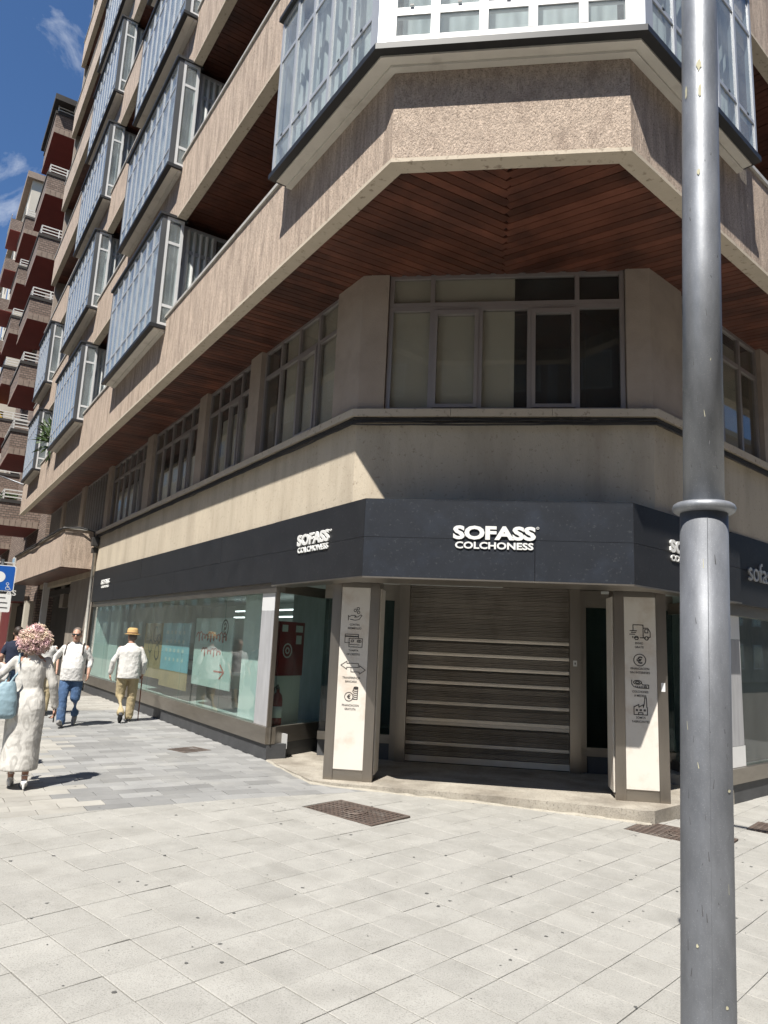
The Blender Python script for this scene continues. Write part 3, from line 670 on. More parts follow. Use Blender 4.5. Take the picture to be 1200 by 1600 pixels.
fbox('door_post', 'steel', shop, FS, -.235, -.16, -.11, -.02, PZ, 2.60); fbox('door_post', 'steel', shop, FS, 2.47, 2.545, -.11, -.02, PZ, 2.60)
kb = fbox('key_switch', 'letter', shop, FS, 2.355, 2.405, .06, .072, 1.52, 1.60); fbox('key_slot', 'icon', kb, FS, 2.373, 2.387, .072, .075, 1.545, 1.575)
# shutter slats: narrow ribbed slats with a bright flat one every so often
sh = MB(); sh.box(FS, 0, 2.31, -.10, -.06, PZ, 2.6); sh = sh.build('roller_shutter', 'wood_gap', shop)
bright = {.315, .60, .665, .885, 1.175, 1.39, 1.60, 1.80}
def slat_mesh(mat, h, ribs):
    me = bpy.data.meshes.new('slat'); prof = []; n = ribs * 4
    for i in range(n + 1): t = i / n; prof.append((-.5 + t, .5 - .5 * math.cos(t * ribs * 6.283)))
    v, f = [], []
    for z, d in prof: v += [(-.5, d, z), (.5, d, z)]
    for i in range(n): f.append([2 * i, 2 * i + 1, 2 * i + 3, 2 * i + 2])
    me.from_pydata(v, [], f); me.materials.append(MT[mat]); return me
sm1, sm2 = slat_mesh('shutter', .07, 3), slat_mesh('shutter_hi', .035, 1)
def slat(me, z0, z1, d, inset=0):
    o = bpy.data.objects.new('slat', me); col.objects.link(o); x = FS.x
    m = Matrix(((x.x, FS.n.x, 0, 0), (x.y, FS.n.y, 0, 0), (0, 0, 1, 0), (0, 0, 0, 1)))
    c = FS.p(1.155, -.058 + inset + random.uniform(-.001, .001), (z0 + z1) / 2)
    place(o, Matrix.Translation(c) @ m @ Matrix.Diagonal((2.308, d, z1 - z0, 1)), sh)
z = PZ + .10
bs_ = sorted(bright); fbox('bottom_rail', 'shutter_hi', sh, FS, .0, 2.31, -.07, -.03, PZ + .012, PZ + .095)
while z < 2.58:
    nb = min((b for b in bs_ if b > z - .001), default=9)
    if nb - z < .02: slat(sm2, z, z + .046, .006, .014); z += .048; bs_ = [b for b in bs_ if b > nb + .001]; continue
    h = min(.072, nb - z) if nb - z > .03 else nb - z
    slat(sm1, z, z + h - .003, .012); z += h
# entrance ceiling
mb = MB(); mb.prism([FL.p(-.02, -.13, 0).to_2d(), FL.p(-1.9, -.13, 0).to_2d(), FC.p(.1, -.05, 0).to_2d(), FC.p(3.5, -.05, 0).to_2d(), FR.p(-1.7, -.05, 0).to_2d(), FR.p(-.5, -.13, 0).to_2d(), Vector((4.3, 10.6)), Vector((-.6, 11.6))], 2.615, 2.66)
mb.build('entrance_ceiling', 'steel_h', shop)
# columns
FK = Fr((-.60, 9.13), FC.u, nC)
ICON = []
def column(u0, su):
    """u0 left edge; su=+1: side panel shown on the right, -1: on the left"""
    c = MB(); d = .46
    c.box(FK, u0 + .02, u0 + .58, -d + .02, -.02, PZ, 2.50)
    k = c.build('column', 'steel', shop)
    fbox('steel_edge', 'steel', k, FK, u0, u0 + .115, -.075, 0, PZ, 2.46); fbox('steel_edge', 'steel', k, FK, u0 + .485, u0 + .60, -.075, 0, PZ, 2.46)
    fbox('marble_panel', 'marble', k, FK, u0 + .118, u0 + .482, -.06, -.006, PZ + .13, 2.40)
    fbox('base_plate', 'steel_h', k, FK, u0 + .118, u0 + .482, -.05, -.010, PZ, PZ + .105)
    fbox('top_plate', 'steel_h', k, FK, u0 + .118, u0 + .482, -.05, -.012, 2.405, 2.46)
    for s in (0, 1):
        a, b = (u0 - .012, u0 + .018) if s == 0 else (u0 + .582, u0 + .612)
        fbox('marble_panel', 'marble', k, FK, a, b, -d, -.085, PZ + .07, 2.40)
    return k
kl, kr = column(0.0, 1), column(3.44, -1)
IO = -.0055
def caption(k, u, z, a, b, wa, wb, h=.026):
    lettering('caption', a, 'icon', k, FK, u, IO, z, wa, h, .002); lettering('caption', b, 'icon', k, FK, u, IO, z - .045, wb, h, .002)
def icons_left():
    u, o, k = .30, IO, kl
    z = 2.02; L = [arc((u + .035, z + .115), .016), arc((u - .002, z + .092), .016), arc((u + .04, z + .068), .016),
         [(u - .085, z + .03), (u - .085, z - .03)], [(u - .06, z - .02), (u + .0, z - .03), (u + .05, z - .02), (u + .085, z + .03), (u + .07, z + .04), (u + .03, z + .01), (u - .01, z + .008), (u + .012, z + .02), (u - .01, z + .03), (u - .05, z + .028), (u - .065, z + .015), (u - .085, z + .015)]]
    strokes('icon', 'icon', k, FK, o, L, .007); caption(k, u, z - .085, 'l1a', 'l1b', .125, .17)
    z = 1.73; L = [[(u - .05, z - .02), (u - .115, z - .02), (u - .115, z + .085), (u + .055, z + .085), (u + .055, z + .045)], [(u - .115, z + .055), (u + .055, z + .055)], [(u - .115, z + .063), (u + .055, z + .063)],
         rect(u - .062, z - .07, u + .105, z + .035), arc((u - .02, z + .003), .017, sy=.75), arc((u + .055, z + .003), .014), arc((u + .075, z + .003), .014), [(u - .05, z - .042), (u + .07, z - .042)]]
    strokes('icon', 'icon', k, FK, o, L, .007); caption(k, u, z - .115, 'l2a', 'l2b', .125, .165)
    z = 1.40; L = [[(u - .15, z + .035), (u - .075, z + .085), (u - .075, z + .06), (u + .07, z + .06), (u + .07, z + .012), (u - .075, z + .012), (u - .075, z - .012), (u - .15, z + .035)],
         [(u - .02, z + .012), (u - .02, z - .042), (u + .085, z - .042), (u + .085, z - .068), (u + .16, z - .015), (u + .085, z + .035), (u + .085, z + .012)]]
    strokes('icon', 'icon', k, FK, o, L, .007); caption(k, u - .01, z - .115, 'l3a', 'l3b', .225, .145)
    z = 1.07; L = [arc((u - .03, z - .012), .052), [(u + .02, z - .04), (u + .075, z - .04), (u + .08, z + .10), (u + .03, z + .10), (u + .015, z + .05)]] + [arc((u + .052, z - .03 + .024 * i), .027, 0, -180, 8, .35) for i in range(6)] + [arc((u + .055, z + .10), .025, sy=.4)]
    strokes('icon', 'icon', k, FK, o, L, .007); lettering('icon_sign', 'euro', 'icon', k, FK, u - .03, o, z - .012, .045, .055, .002); caption(k, u - .005, z - .115, 'l4a', 'l4b', .21, .14)
def icons_right():
    u, o, k = 3.74, IO, kr
    z = 1.98; L = [[(u - .08, z + .03), (u - .08, z + .09), (u + .035, z + .09), (u + .035, z - .06)], [(u - .07, z - .06), (u - .02, z - .06)], [(u + .0, z - .06), (u + .06, z - .06)], [(u + .085, z - .06), (u + .115, z - .05), (u + .115, z + .01), (u + .09, z + .055), (u + .035, z + .055)],
         rect(u + .055, z - .0, u + .09, z + .038), arc((u - .042, z - .064), .020), arc((u + .073, z - .064), .020), [(u - .115, z + .02), (u - .04, z + .02)], [(u - .10, z - .0), (u - .05, z - .0)], [(u - .12, z - .022), (u - .06, z - .022)], [(u - .085, z - .06), (u - .085, z - .045)]]
    strokes('icon', 'icon', k, FK, o, L, .009); caption(k, u - .012, z - .125, 'r1a', 'r1b', .09, .10)
    z = 1.66; strokes('icon', 'icon', k, FK, o, [arc((u - .01, z), .068, n=28)], .009); lettering('icon_sign', 'euro', 'icon', k, FK, u - .012, o, z, .07, .085, .002); caption(k, u - .01, z - .10, 'r2a', 'r2b', .21, .225)
    z = 1.38; L = [arc((u - .04, z + .022), .045, sy=.5), arc((u - .04, z + .022), .022, sy=.5), [(u - .105, z + .045), (u - .105, z - .0), (u - .08, z - .03), (u - .03, z - .042), (u + .085, z - .042)], [(u - .0, z + .015), (u + .02, z - .004), (u + .085, z - .004), (u + .085, z - .042)], [(u + .045, z - .01), (u + .045, z - .035)]] + [[(u - .06 + .02 * i, z - .02), (u - .06 + .02 * i, z - .034)] for i in range(7)]
    strokes('icon', 'icon', k, FK, o, L, .009); caption(k, u - .01, z - .085, 'r3a', 'r3b', .18, .14)
    z = 1.09; L = [[(u - .085, z + .035), (u - .085, z - .055), (u + .065, z - .055), (u + .065, z + .03)], [(u - .085, z + .03), (u - .03, z + .06), (u - .03, z + .03), (u + .02, z + .06), (u + .02, z + .03), (u + .03, z + .06), (u + .038, z + .14), (u + .055, z + .14), (u + .06, z + .03)], rect(u - .035, z - .055, u + .015, z - .032), rect(u - .06, z - .01, u - .045, z + .003), rect(u - .018, z - .01, u - .002, z + .003), rect(u + .028, z - .01, u + .043, z + .003)]
    strokes('icon', 'icon', k, FK, o, L, .009); caption(k, u - .01, z - .088, 'r4a', 'r4b', .105, .195)
icons_left(); icons_right()
fbox('sticker', 'letter', kr, FK, 3.965, 4.01, 0, .002, 1.31, 1.41)
# right street window
RS = -.55
shop_window(FR, RS, 8.5, [1.6, 3.6, 5.8], 'glass_shop', .14, .33, 2.30, 2.45)
pR = FR.p(RS, 0, 0).to_2d(); dR = (FS.p(3.7, -.05, 0).to_2d() - pR); lR = dR.length; dR.normalize(); FQ = Fr(pR, dR, (-dR.y, dR.x))
shop_window(FQ, .025, lR, [], 'glass_shop', .20, .33, 2.30, 2.45, pd=.05, sdp=.05)
# fascia boards over the side windows, in panels
def fascia(f, u0, u1, o0, o1, z0, z1, zm, n, mat, parent):
    for i in range(n):
        a, b = u0 + (u1 - u0) * i / n, u0 + (u1 - u0) * (i + 1) / n
        s = .0025 * (1 if b > a else -1)
        for k, (za, zb_) in enumerate(((z0, zm - .002), (zm + .002, z1))): fbox('panel', mat, parent, f, a + s, b - s, o0, o1 - .0015 * ((i + k) % 2), za, zb_)
sgl = thing('fascia_sign', 'long dark grey fascia sign above the side street shop window', 'sign', FL.p(6, .05, 2.5))
fascia(FL, -.30, 12.45, -.02, .06, 2.52, 3.40, 2.95, 5, 'charcoal', sgl)
lettering('letters', 'SOFASS', 'letter', sgl, FL, 10.85, .061, 3.03, .95, .13, .02); lettering('letters', 'COLCH', 'letter', sgl, FL, 10.85, .061, 2.90, .85, .065, .015)
sgr = thing('fascia_sign', 'dark fascia sign lettered sofass, right of the lamp post', 'sign', FR.p(3, .1, 2.45))
fascia(FR, .02, 8.5, .02, .13, 2.45, 3.40, 2.93, 3, 'charcoal', sgr)
lettering('letters', 'sofass', 'letter_edge', sgr, FR, .97, .131, 2.93, .92, .27, .02)
# corner sign box
sg = thing('corner_sign', 'dark corner canopy sign with white lettering above the roller shutter', 'sign', FC.p(1.6, .68, 2.44))
so_ = (.233, .68, .25); SZ0, SZ1 = 2.44, 3.335
P = path(so_, -.28, -.02); sn = []
def seg_frame(i): d = (P[i + 1] - P[i]); L = d.length; d.normalize(); return Fr(P[i], d, (d.y, -d.x)), L
for i, n, mt in ((0, 1, 'charcoal'), (1, 1, 'charcoal_blue'), (2, 1, 'charcoal')):
    f, L = seg_frame(i)
    for k, (a, b) in enumerate(((SZ0 + .012, 2.893), (2.897, SZ1))):
        for (ua, ub) in (((0.0, L),) if i != 1 else (((0.0, L * .645), (L * .645 + .003, L)) if k == 0 else ((0.0, L),))):
            e = .001 if i == 1 else .0035
            fbox('panel', mt, sg, f, ua + e, ub - e, -.02, 0, a, b)
    fbox('edge_strip', 'steel_h', sg, f, .004, L - .004, -.018, .004, SZ0 - .006, SZ0 + .010)
    sn.append((f, L))
mb = MB(); IN = path((-.1, -.08, 0), -.28, -.02)
Pi = path(tuple(o - .021 for o in so_), -.28, -.02)
for i in range(3): mb.prism([Pi[i], Pi[i + 1], IN[i + 1], IN[i]], SZ0, SZ0 + .03)
mb.build('sign_underside', 'steel_h', sg)
mb = MB()
for i in range(3): mb.prism([Pi[i], Pi[i + 1], IN[i + 1], IN[i]], SZ1 - .04, SZ1 - .003)
mb.build('sign_top', 'charcoal', sg)
f, L = sn[0]; s_ = lambda u: L - (u - (-2.69))     # from facade u to the face's own run
lettering('letters', 'SOFASS', 'letter', sg, FL, -1.47, .234, 2.995, .86, .15, .018); lettering('letters', 'COLCH', 'letter', sg, FL, -1.47, .234, 2.865, .82, .075, .014); lettering('letters', 'reg', 'letter', sg, FL, -1.925, .234, 3.05, .03, .03, .01)
FG = Fr((.88, 7.84), FC.u, nC); oG = (P[1] - FG.O).dot(nC)
lettering('letters', 'SOFASS', 'letter', sg, FG, .345, oG + .001, 2.965, .90, .155, .018); lettering('letters', 'COLCH', 'letter', sg, FG, .345, oG + .001, 2.825, .85, .078, .014); lettering('letters', 'reg', 'letter', sg, FG, .815, oG + .001, 3.03, .03, .03, .01)
f, L = sn[2]; lettering('letters', 'SOFASS', 'letter', sg, FR, -1.50, .251, 2.965, .88, .15, .018); lettering('letters', 'COLCH', 'letter', sg, FR, -1.50, .251, 2.83, .84, .075, .014)
# ---- shop interior
MT['shop_wall'] = M('pale shop wall', (0.72, 0.75, 0.73), 0.8, var=0.08, vs=1)
MT['shop_floor'] = M('grey shop floor', (0.45, 0.45, 0.44), 0.4, var=0.1)
MT['board_grey'] = M('cement grey board', (0.42, 0.42, 0.43), 0.8, var=0.16, vs=4, stretch=(3, 3, .5))
mb = MB(); mb.prism([FL.p(.0, -.31, 0).to_2d(), FL.p(12.4, -.31, 0).to_2d(), FL.p(12.4, -4, 0).to_2d(), FL.p(-1.0, -4, 0).to_2d(), FT.p(1.6, -.3, 0).to_2d(), FT.p(.3, -.31, 0).to_2d()], .2, .40); mb.build('shop_floor', 'shop_floor', shop)
fbox('inner_partition', 'shop_wall', shop, FL, .5, 12.4, -3.6, -3.5, .4, 2.9); fbox('inner_partition', 'shop_wall', shop, FL, 12.3, 12.4, -3.5, -.13, .4, 2.9)
fbox('shop_ceiling', 'shop_wall', shop, FL, -1.6, 12.4, -3.6, -.13, 2.60, 2.66)
fbox('inner_partition', 'board_grey', shop, FS, -2.2, 5.2, -1.7, -1.6, 0, 2.66)
fbox('inner_partition', 'shop_wall', shop, FR, 0.2, 8.5, -2.7, -2.6, .1, 2.66); fbox('shop_ceiling', 'shop_wall', shop, FR, -.5, 8.5, -2.7, -.13, 2.56, 2.60)
fbox('shop_floor', 'shop_floor', shop, FR, -.3, 8.5, -2.7, -.31, .0, .2)
# boards standing just behind the panes
fbox('backing_board', 'board_grey', shop, FL, .04, .53, -.027, -.012, .502, 2.12); fbox('backing_board', 'alu_white', shop, FL, .04, .53, -.027, -.012, 2.122, 2.376)
fbox('backing_board', 'alu_white', shop, FL, 1.65, 2.35, -.55, -.5, .4, 2.6)
fbox('backing_board', 'alu_white', shop, FL, 11.2, 12.2, -.55, -.5, .4, 2.6)
fbox('backing_board', 'board_grey', shop, FR, -.3, .50, -.027, -.012, .60, 1.98); fbox('backing_board', 'alu_white', shop, FR, -.3, .50, -.027, -.012, 1.985, 2.297); fbox('backing_board', 'alu_white', shop, FR, -.3, .53, -.027, -.012, .335, .595)
fbox('backing_board', 'alu_white', shop, FR, .62, 1.10, -.35, -.31, .2, 2.56); fbox('backing_board', 'dark', shop, FR, 1.3, 3.4, -.6, -.56, .2, 2.56)  # last board dark: the shop's dim depth is put into its colour
# a sofa and a mattress in the dim show room
MT['sofa'] = M('grey sofa cloth', (0.30, 0.31, 0.33), 0.9, var=.1); MT['mattress'] = M('white mattress', (0.72, 0.72, 0.70), 0.85, var=.05)
sf = thing('sofa', 'grey sofa standing deep behind the side street window', 'sofa', FL.p(9.5, -2.2, .4))
fbox('seat', 'sofa', sf, FL, 8.6, 10.6, -2.7, -1.8, .5, .85); fbox('backrest', 'sofa', sf, FL, 8.6, 10.6, -3.0, -2.702, .5, 1.3); fbox('armrest', 'sofa', sf, FL, 8.35, 8.598, -3.0, -1.8, .45, 1.05); fbox('armrest', 'sofa', sf, FL, 10.602, 10.85, -3.0, -1.8, .45, 1.05)
for u in (8.65, 9.65): fbox('cushion', 'mattress', sf, FL, u, u + .9, -2.68, -1.78, .852, 1.0)
bd = thing('bed', 'white mattress on a low base behind the side street window', 'bed', FL.p(6.2, -2.3, .4))
fbox('base', 'sofa', bd, FL, 4.6, 7.0, -3.2, -1.6, .42, .62); fbox('mattress', 'mattress', bd, FL, 4.62, 6.98, -3.18, -1.62, .622, .9); fbox('headboard', 'sofa', bd, FL, 4.5, 7.1, -3.35, -3.21, .42, 1.6)
for zz in (2.17, 2.32):
    m = 'lamp_tube'
    if m not in MT:
        mm, nt, b = nodes('lit tube'); b.inputs['Emission Color'].default_value = (1, 1, 1, 1); b.inputs['Emission Strength'].default_value = 1.6; b.inputs['Base Color'].default_value = (.9, .9, .9, 1); MT[m] = mm
    t_ = fbox('light_tube', m, shop, FL, 1.6, 7.4, -1.9 - zz * .2, -1.86 - zz * .2, zz, zz + .03)
# poster stand in the window
MT['poster_brown'] = M('tan poster', (0.42, 0.27, 0.13), 0.6, var=0.25, vs=3); MT['poster_blue'] = M('light blue poster', (0.30, 0.52, 0.62), 0.6, var=0.1, vs=3)
MT['poster_red'] = M('red print', (0.55, 0.10, 0.06), 0.6, var=0.1); MT['poster_white'] = M('white poster', (0.62, 0.66, 0.64), 0.6, var=0.08)
pst = thing('poster_stand', 'tan and light blue poster board behind the side street shop window', 'poster', FL.p(6.6, -.45, .4))
fbox('panel', 'poster_brown', pst, FL, 6.85, 8.3, -.46, -.44, .72, 1.95); fbox('panel', 'poster_blue', pst, FL, 5.0, 6.848, -.46, -.44, .95, 1.95); fbox('panel', 'poster_brown', pst, FL, 5.0, 6.848, -.46, -.44, .6, .948)
for a in range(5):
    for b in range(4): fbox('print_dot', 'poster_white', pst, FL, 5.3 + a * .28, 5.42 + a * .28, -.44, -.437, 1.15 + b * .19, 1.22 + b * .19)
strokes('print', 'icon', pst, FL, -.439, [arc((7.4, 1.7), .17), arc((7.75, 1.42), .14), arc((7.2, 1.3), .16), arc((7.9, 1.0), .12), arc((7.1, 1.6), .1)], .03)
ps2 = thing('poster_stand', 'pale poster board with red arrow and painted-in reflected script behind the window', 'poster', FL.p(3.6, -.45, .4))
fbox('panel', 'poster_white', ps2, FL, 2.7, 4.7, -.47, -.45, .78, 2.05)
strokes('print', 'poster_red', ps2, FL, -.449, [[(4.55 - .0105 * i + .06 * math.cos(i * .42), 1.70 + (.06 + .03 * math.sin(i * .11)) * math.sin(i * .42)) for i in range(150)], [(4.2 - .0105 * i + .05 * math.cos(i * .40), 1.42 + (.05 + .03 * math.sin(i * .13)) * math.sin(i * .40)) for i in range(95)], [(3.5, 1.08), (3.05, 1.08)], [(3.2, 1.2), (3.0, 1.08), (3.2, .96)]], .03)  # red script is a sign's reflection put into the print
strokes('print', 'icon', ps2, FL, -.449, [arc((3.1, 1.86), .15, n=24), arc((3.1, 1.9), .05, 30, 270, 8), arc((3.1, 1.82), .05, 90, -150, 8)], .03)
# red service panel and extinguisher behind the return window
MT['red'] = M('red enamel', (0.27, 0.014, 0.016), 0.45, var=0.1); MT['green'] = M('green plastic', (0.02, 0.22, 0.10), 0.5, var=0.1)
rp = thing('fire_cabinet', 'red fire hose cabinet behind the corner shop window', 'fire cabinet', FT.p(.7, -.28, .4))
fbox('case', 'red', rp, FT, .40, 1.0, -.34, -.22, 1.18, 1.98); fbox('plate', 'alu_white', rp, FT, .45, .58, -.22, -.216, 1.83, 1.93); fbox('plate', 'alu_white', rp, FT, .78, .95, -.22, -.216, 1.83, 1.93); fbox('plate', 'alu_white', rp, FT, .80, .93, -.22, -.216, 1.65, 1.78)
mb = MB(); c = FT.p(.50, -.448, 1.6); strokes('dial', 'alu_white', rp, FT, -.219, [arc((.6, 1.55), .1, n=18), arc((.6, 1.55), .04, n=12)], .02)
fbox('stand', 'shop_wall', rp, FT, .42, .98, -.33, -.23, .4, 1.178)
ex = thing('fire_extinguisher', 'red fire extinguisher standing inside the corner shop window', 'extinguisher', FT.p(.33, -.13, .40))
c = FT.p(.33, -.13, .40); mb = MB(); mb.lathe(c, [(.07, .06), (.075, .08), (.075, .46), (.06, .52), (.025, .56), (.025, .6)], 20); mb.build('cylinder', 'red', ex, True)
mb = MB(); mb.lathe(c, [(.082, 0), (.085, .03), (.08, .075)], 20); mb.build('foot', 'green', ex, True)
mb = MB(); mb.lathe(c, [(.0765, .2), (.0765, .36)], 20); mb.build('paper_label', 'alu_white', ex, True)
mb = MB(); mb.tube([c + Vector((0, 0, .58)), c + Vector((.0, -.05, .66)), c + Vector((-.04, -.1, .62)), c + Vector((-.06, -.09, .4)), c + Vector((-.07, -.06, .2))], .012, 7); mb.box(Fr(c.to_2d(), (1, 0), (0, -1)), -.02, .02, -.02, .1, c.z + .6, c.z + .63); mb.build('hose', 'cable', ex)
# ---------------------------------------------------------------- neighbouring buildings
MT['brick'] = M('brown brick', (0.20, 0.145, 0.115), 0.9, var=0.18, vs=6, bump=0.2, bs=60)
MT['brick_l'] = M('pale brown brick', (0.30, 0.235, 0.19), 0.9, var=0.18, vs=6, bump=0.2, bs=60)
MT['oxblood'] = M('dark red balcony underside', (0.22, 0.032, 0.026), 0.8, var=0.12, vs=2)
MT['rail'] = M('white railing', (0.72, 0.71, 0.68), 0.5, var=0.08)
MT['cream_wall'] = M('pale cream render', (0.60, 0.55, 0.46), 0.9, var=0.1, vs=1)
def brickmat():
    m, nt, b = nodes('brick courses'); L = nt.links.new
    geo = N(nt, 'NewGeometry'); sx = N(nt, 'SeparateXYZ'); L(geo.outputs['Position'], sx.inputs[0])
    ad = N(nt, 'Math', operation='ADD'); L(sx.outputs[0], ad.inputs[0]); L(sx.outputs[1], ad.inputs[1])
    cb = N(nt, 'CombineXYZ'); L(ad.outputs[0], cb.inputs[0]); L(sx.outputs[2], cb.inputs[1])
    br = N(nt, 'TexBrick', Scale=1.0); br.inputs['Color1'].default_value = (0.17, 0.12, 0.095, 1); br.inputs['Color2'].default_value = (0.25, 0.185, 0.15, 1); br.inputs['Mortar'].default_value = (0.09, 0.075, 0.065, 1)
    br.inputs['Brick Width'].default_value = .26; br.inputs['Row Height'].default_value = .11; br.inputs['Mortar Size'].default_value = .018
    L(cb.outputs[0], br.inputs['Vector']); L(br.outputs['Color'], b.inputs['Base Color']); b.inputs['Roughness'].default_value = .9
    return m
MT['brickwork'] = brickmat()
nb = thing('brick_building', 'brown brick building with dark red balcony undersides beyond the corner block', 'building', FL.p(35, 0, 0))
NZ = [2.9, 6.2, 9.5, 12.8, 16.1, 19.35, 22.65, 26.05]
fbox('wall', 'brickwork', nb, FL, 24.4, 47, -6, -.1, 0, 29.5); fbox('roof', 'dark', nb, FL, 24.2, 47.2, -6, .3, 29.5, 29.75)
def balcony(u0, u1, z, rail=True, top=False):
    o = 1.6; mb = MB()
    mb.box(FL, u0, u1, -.1, o, z, z + .16, 1)
    mb.box(FL, u0 + .02, u1 - .02, o - .2, o - .02, z + .16, z + 1.05, 0); mb.box(FL, u0 + .02, u0 + .2, -.1, o - .2, z + .16, z + 1.05, 0); mb.box(FL, u1 - .2, u1 - .02, -.1, o - .2, z + .16, z + 1.05, 0)
    mb.box(FL, u0 + .004, u1 - .004, 0, o - .004, z - .03, z - .002, 2)
    bal = mb.build('balcony', ['brickwork', 'brick_l', 'oxblood'], nb)
    n = 7
    for i in range(n):        # soldier course facing the corner
        a = -.05 + (o + .05) * i / n; fbox('brick', 'brick_l', bal, FL, u0 - .015, u0, a + .012, a + (o + .05) / n - .012, z + .0, z + .30)
    fbox('cap', 'dark', bal, FL, u0 - .02, u1 + .02, o - .24, o + .02, z + 1.052, z + 1.20); fbox('cap', 'dark', bal, FL, u0 - .02, u0 + .22, -.1, o - .242, z + 1.052, z + 1.20)
    if rail:
        r = MB()
        for h in (1.30, 1.46, 1.62): r.box(FL, u0 + .05, u1 - .05, o - .12, o - .08, z + h, z + h + .05); r.box(FL, u0 + .05, u0 + .09, -.1, o - .12, z + h, z + h + .05)
        for u in (u0 + .05, (u0 + u1) / 2, u1 - .1): r.box(FL, u, u + .045, o - .122, o - .078, z + 1.2, z + 1.66)
        r.box(FL, u0 + .048, u0 + .092, .7, .75, z + 1.2, z + 1.66)
        r.build('railing', 'rail', bal)
for i, z in enumerate(NZ):
    balcony(26.6, 30.6, z); balcony(37.8, 42.2, z)
    if i < 7:
        for u in (32, 34, 43.6): w = fbox('window', 'rail', nb, FL, u, u + 1.2, -.1, -.06, z + 1.2, z + 2.6); fbox('pane', 'glass_dark', w, FL, u + .08, u + 1.12, -.058, -.05, z + 1.28, z + 2.52)
fbox('roof_edge', 'dark', nb, FL, 26.2, 31, 0, 1.75, 27.6, 27.9)
# planter greens on two balconies are leaf clumps
MT['leaf'] = M('green leaves', (0.06, 0.11, 0.03), 0.6, var=0.35, vs=9, c2=(0.10, 0.15, 0.04), c2s=6)
def leaves(root, c, r, n, sx=(1, 1, 1), ln=.22):
    rnd = random.Random(n); mb = MB()
    for i in range(n):
        d = Vector((rnd.gauss(0, 1), rnd.gauss(0, 1), rnd.gauss(0.3, 1))).normalized(); b = Vector(c) + Vector((d.x * sx[0], d.y * sx[1], d.z * sx[2])) * r * rnd.random() ** .5
        t = (d + Vector((rnd.uniform(-.6, .6), rnd.uniform(-.6, .6), rnd.uniform(-.2, .6)))).normalized(); s = t.cross(Vector((rnd.uniform(-1, 1), rnd.uniform(-1, 1), .3))).normalized() * ln * .11
        tip = b + t * ln * rnd.uniform(.6, 1.3); m = b.lerp(tip, .5) + Vector((0, 0, .02))
        mb.quad(b, m + s, tip, m - s)
    return mb.build('foliage', 'leaf', root)
pp = thing('potted_palm', 'green leafy potted palm on the balcony beside the far bays', 'plant', FL.p(16.6, .85, ZB[0] + .42))
mb = MB(); mb.lathe(FL.p(16.6, .75, ZB[0] + .42), [(.16, 0), (.2, .3), (.21, .36)], 14); mb.build('pot', 'marble_grey', pp, True)
mb = MB(); mb.tube([FL.p(16.6, .75, ZB[0] + .7), FL.p(16.55, .85, ZB[0] + 1.5)], .025, 6); mb.build('stem', 'wood', pp)
leaves(pp, FL.p(16.4, 1.05, ZB[0] + 1.75), .42, 260, (1, 1, 1.4), .34)
pq = thing('potted_plant', 'low green plant on a brick balcony behind its railing', 'plant', FL.p(28, 1.2, 6.2 + 1.2)); leaves(pq, FL.p(27.6, 1.3, 6.2 + 1.35), .3, 160, (2.2, .6, .6), .25)
# ground floor shops of the brick building
MT['shop_red'] = M('dark red shop front', (0.16, 0.015, 0.015), 0.5, var=0.1)
fbox('shop_front', 'shop_red', nb, FL, 30, 36, -.1, .05, 0, 2.7); fbox('shop_front', 'dark', nb, FL, 25, 29.8, -.1, .02, 0, 2.7)
for u in (24.8, 29.6, 36.2): fbox('pilaster', 'cream_wall', nb, FL, u, u + .5, -.1, .25, 0, 2.85)
TX.update(text_meshes({'AS': ('AS', .02)}))
bs_s = thing('blade_sign', 'small black hanging shop sign below the roughcast porch', 'sign', FL.p(26.3, .1, 2.9))
g = Fr(FL.p(26.3, 0, 0).to_2d(), FL.n, -FL.u); fbox('plate', 'black', bs_s, g, .15, 1.15, -.05, 0, 2.85, 3.75); lettering('letters', 'AS', 'letter', bs_s, g, .72, .001, 3.2, .42, .24, .01)
fbox('bracket', 'black', bs_s, g, -.1, .15, -.04, -.01, 3.6, 3.65)
# paler building farther along the street
fb = thing('cream_building', 'pale cream building with white strips farthest along the side street', 'building', FL.p(60, 0, 0))
fbox('wall', 'cream_wall', fb, FL, 47.5, 80, -6, .9, 0, 35.5); fbox('roof', 'brick_l', fb, FL, 47.2, 80, -6, 1.3, 35.5, 36.0)
for i in range(10):
    z = 3.2 + i * 3.25
    for u in (49, 53, 57, 61, 66):
        w = fbox('window', 'rail', fb, FL, u, u + 2.2, .9, .95, z, z + 1.9); fbox('pane', 'glass_dark', w, FL, u + .15, u + 2.05, .952, .96, z + .15, z + 1.75)
    b = fbox('balcony', 'brickwork', fb, FL, 48.2, 51.6, .9, 1.9, z - 1.1, z - .2); fbox('underside', 'oxblood', b, FL, 48.2, 51.6, .9, 1.9, z - 1.13, z - 1.102)
    fbox('railing', 'rail', b, FL, 48.2, 51.6, 1.86, 1.9, z + .1, z + .16)
yb = thing('parasol', 'small yellow folded awning on a far balcony', 'awning', FL.p(47, 1.6, 18)); MT['yellow'] = M('yellow canvas', (0.75, 0.48, 0.03), 0.8)
mb = MB(); mb.prism([FL.p(41.6, 1.0, 0).to_2d(), FL.p(42.6, 1.0, 0).to_2d(), FL.p(42.6, 1.6, 0).to_2d(), FL.p(41.6, 1.6, 0).to_2d()], 14.4, 15.4); mb.build('canvas', 'yellow', yb)
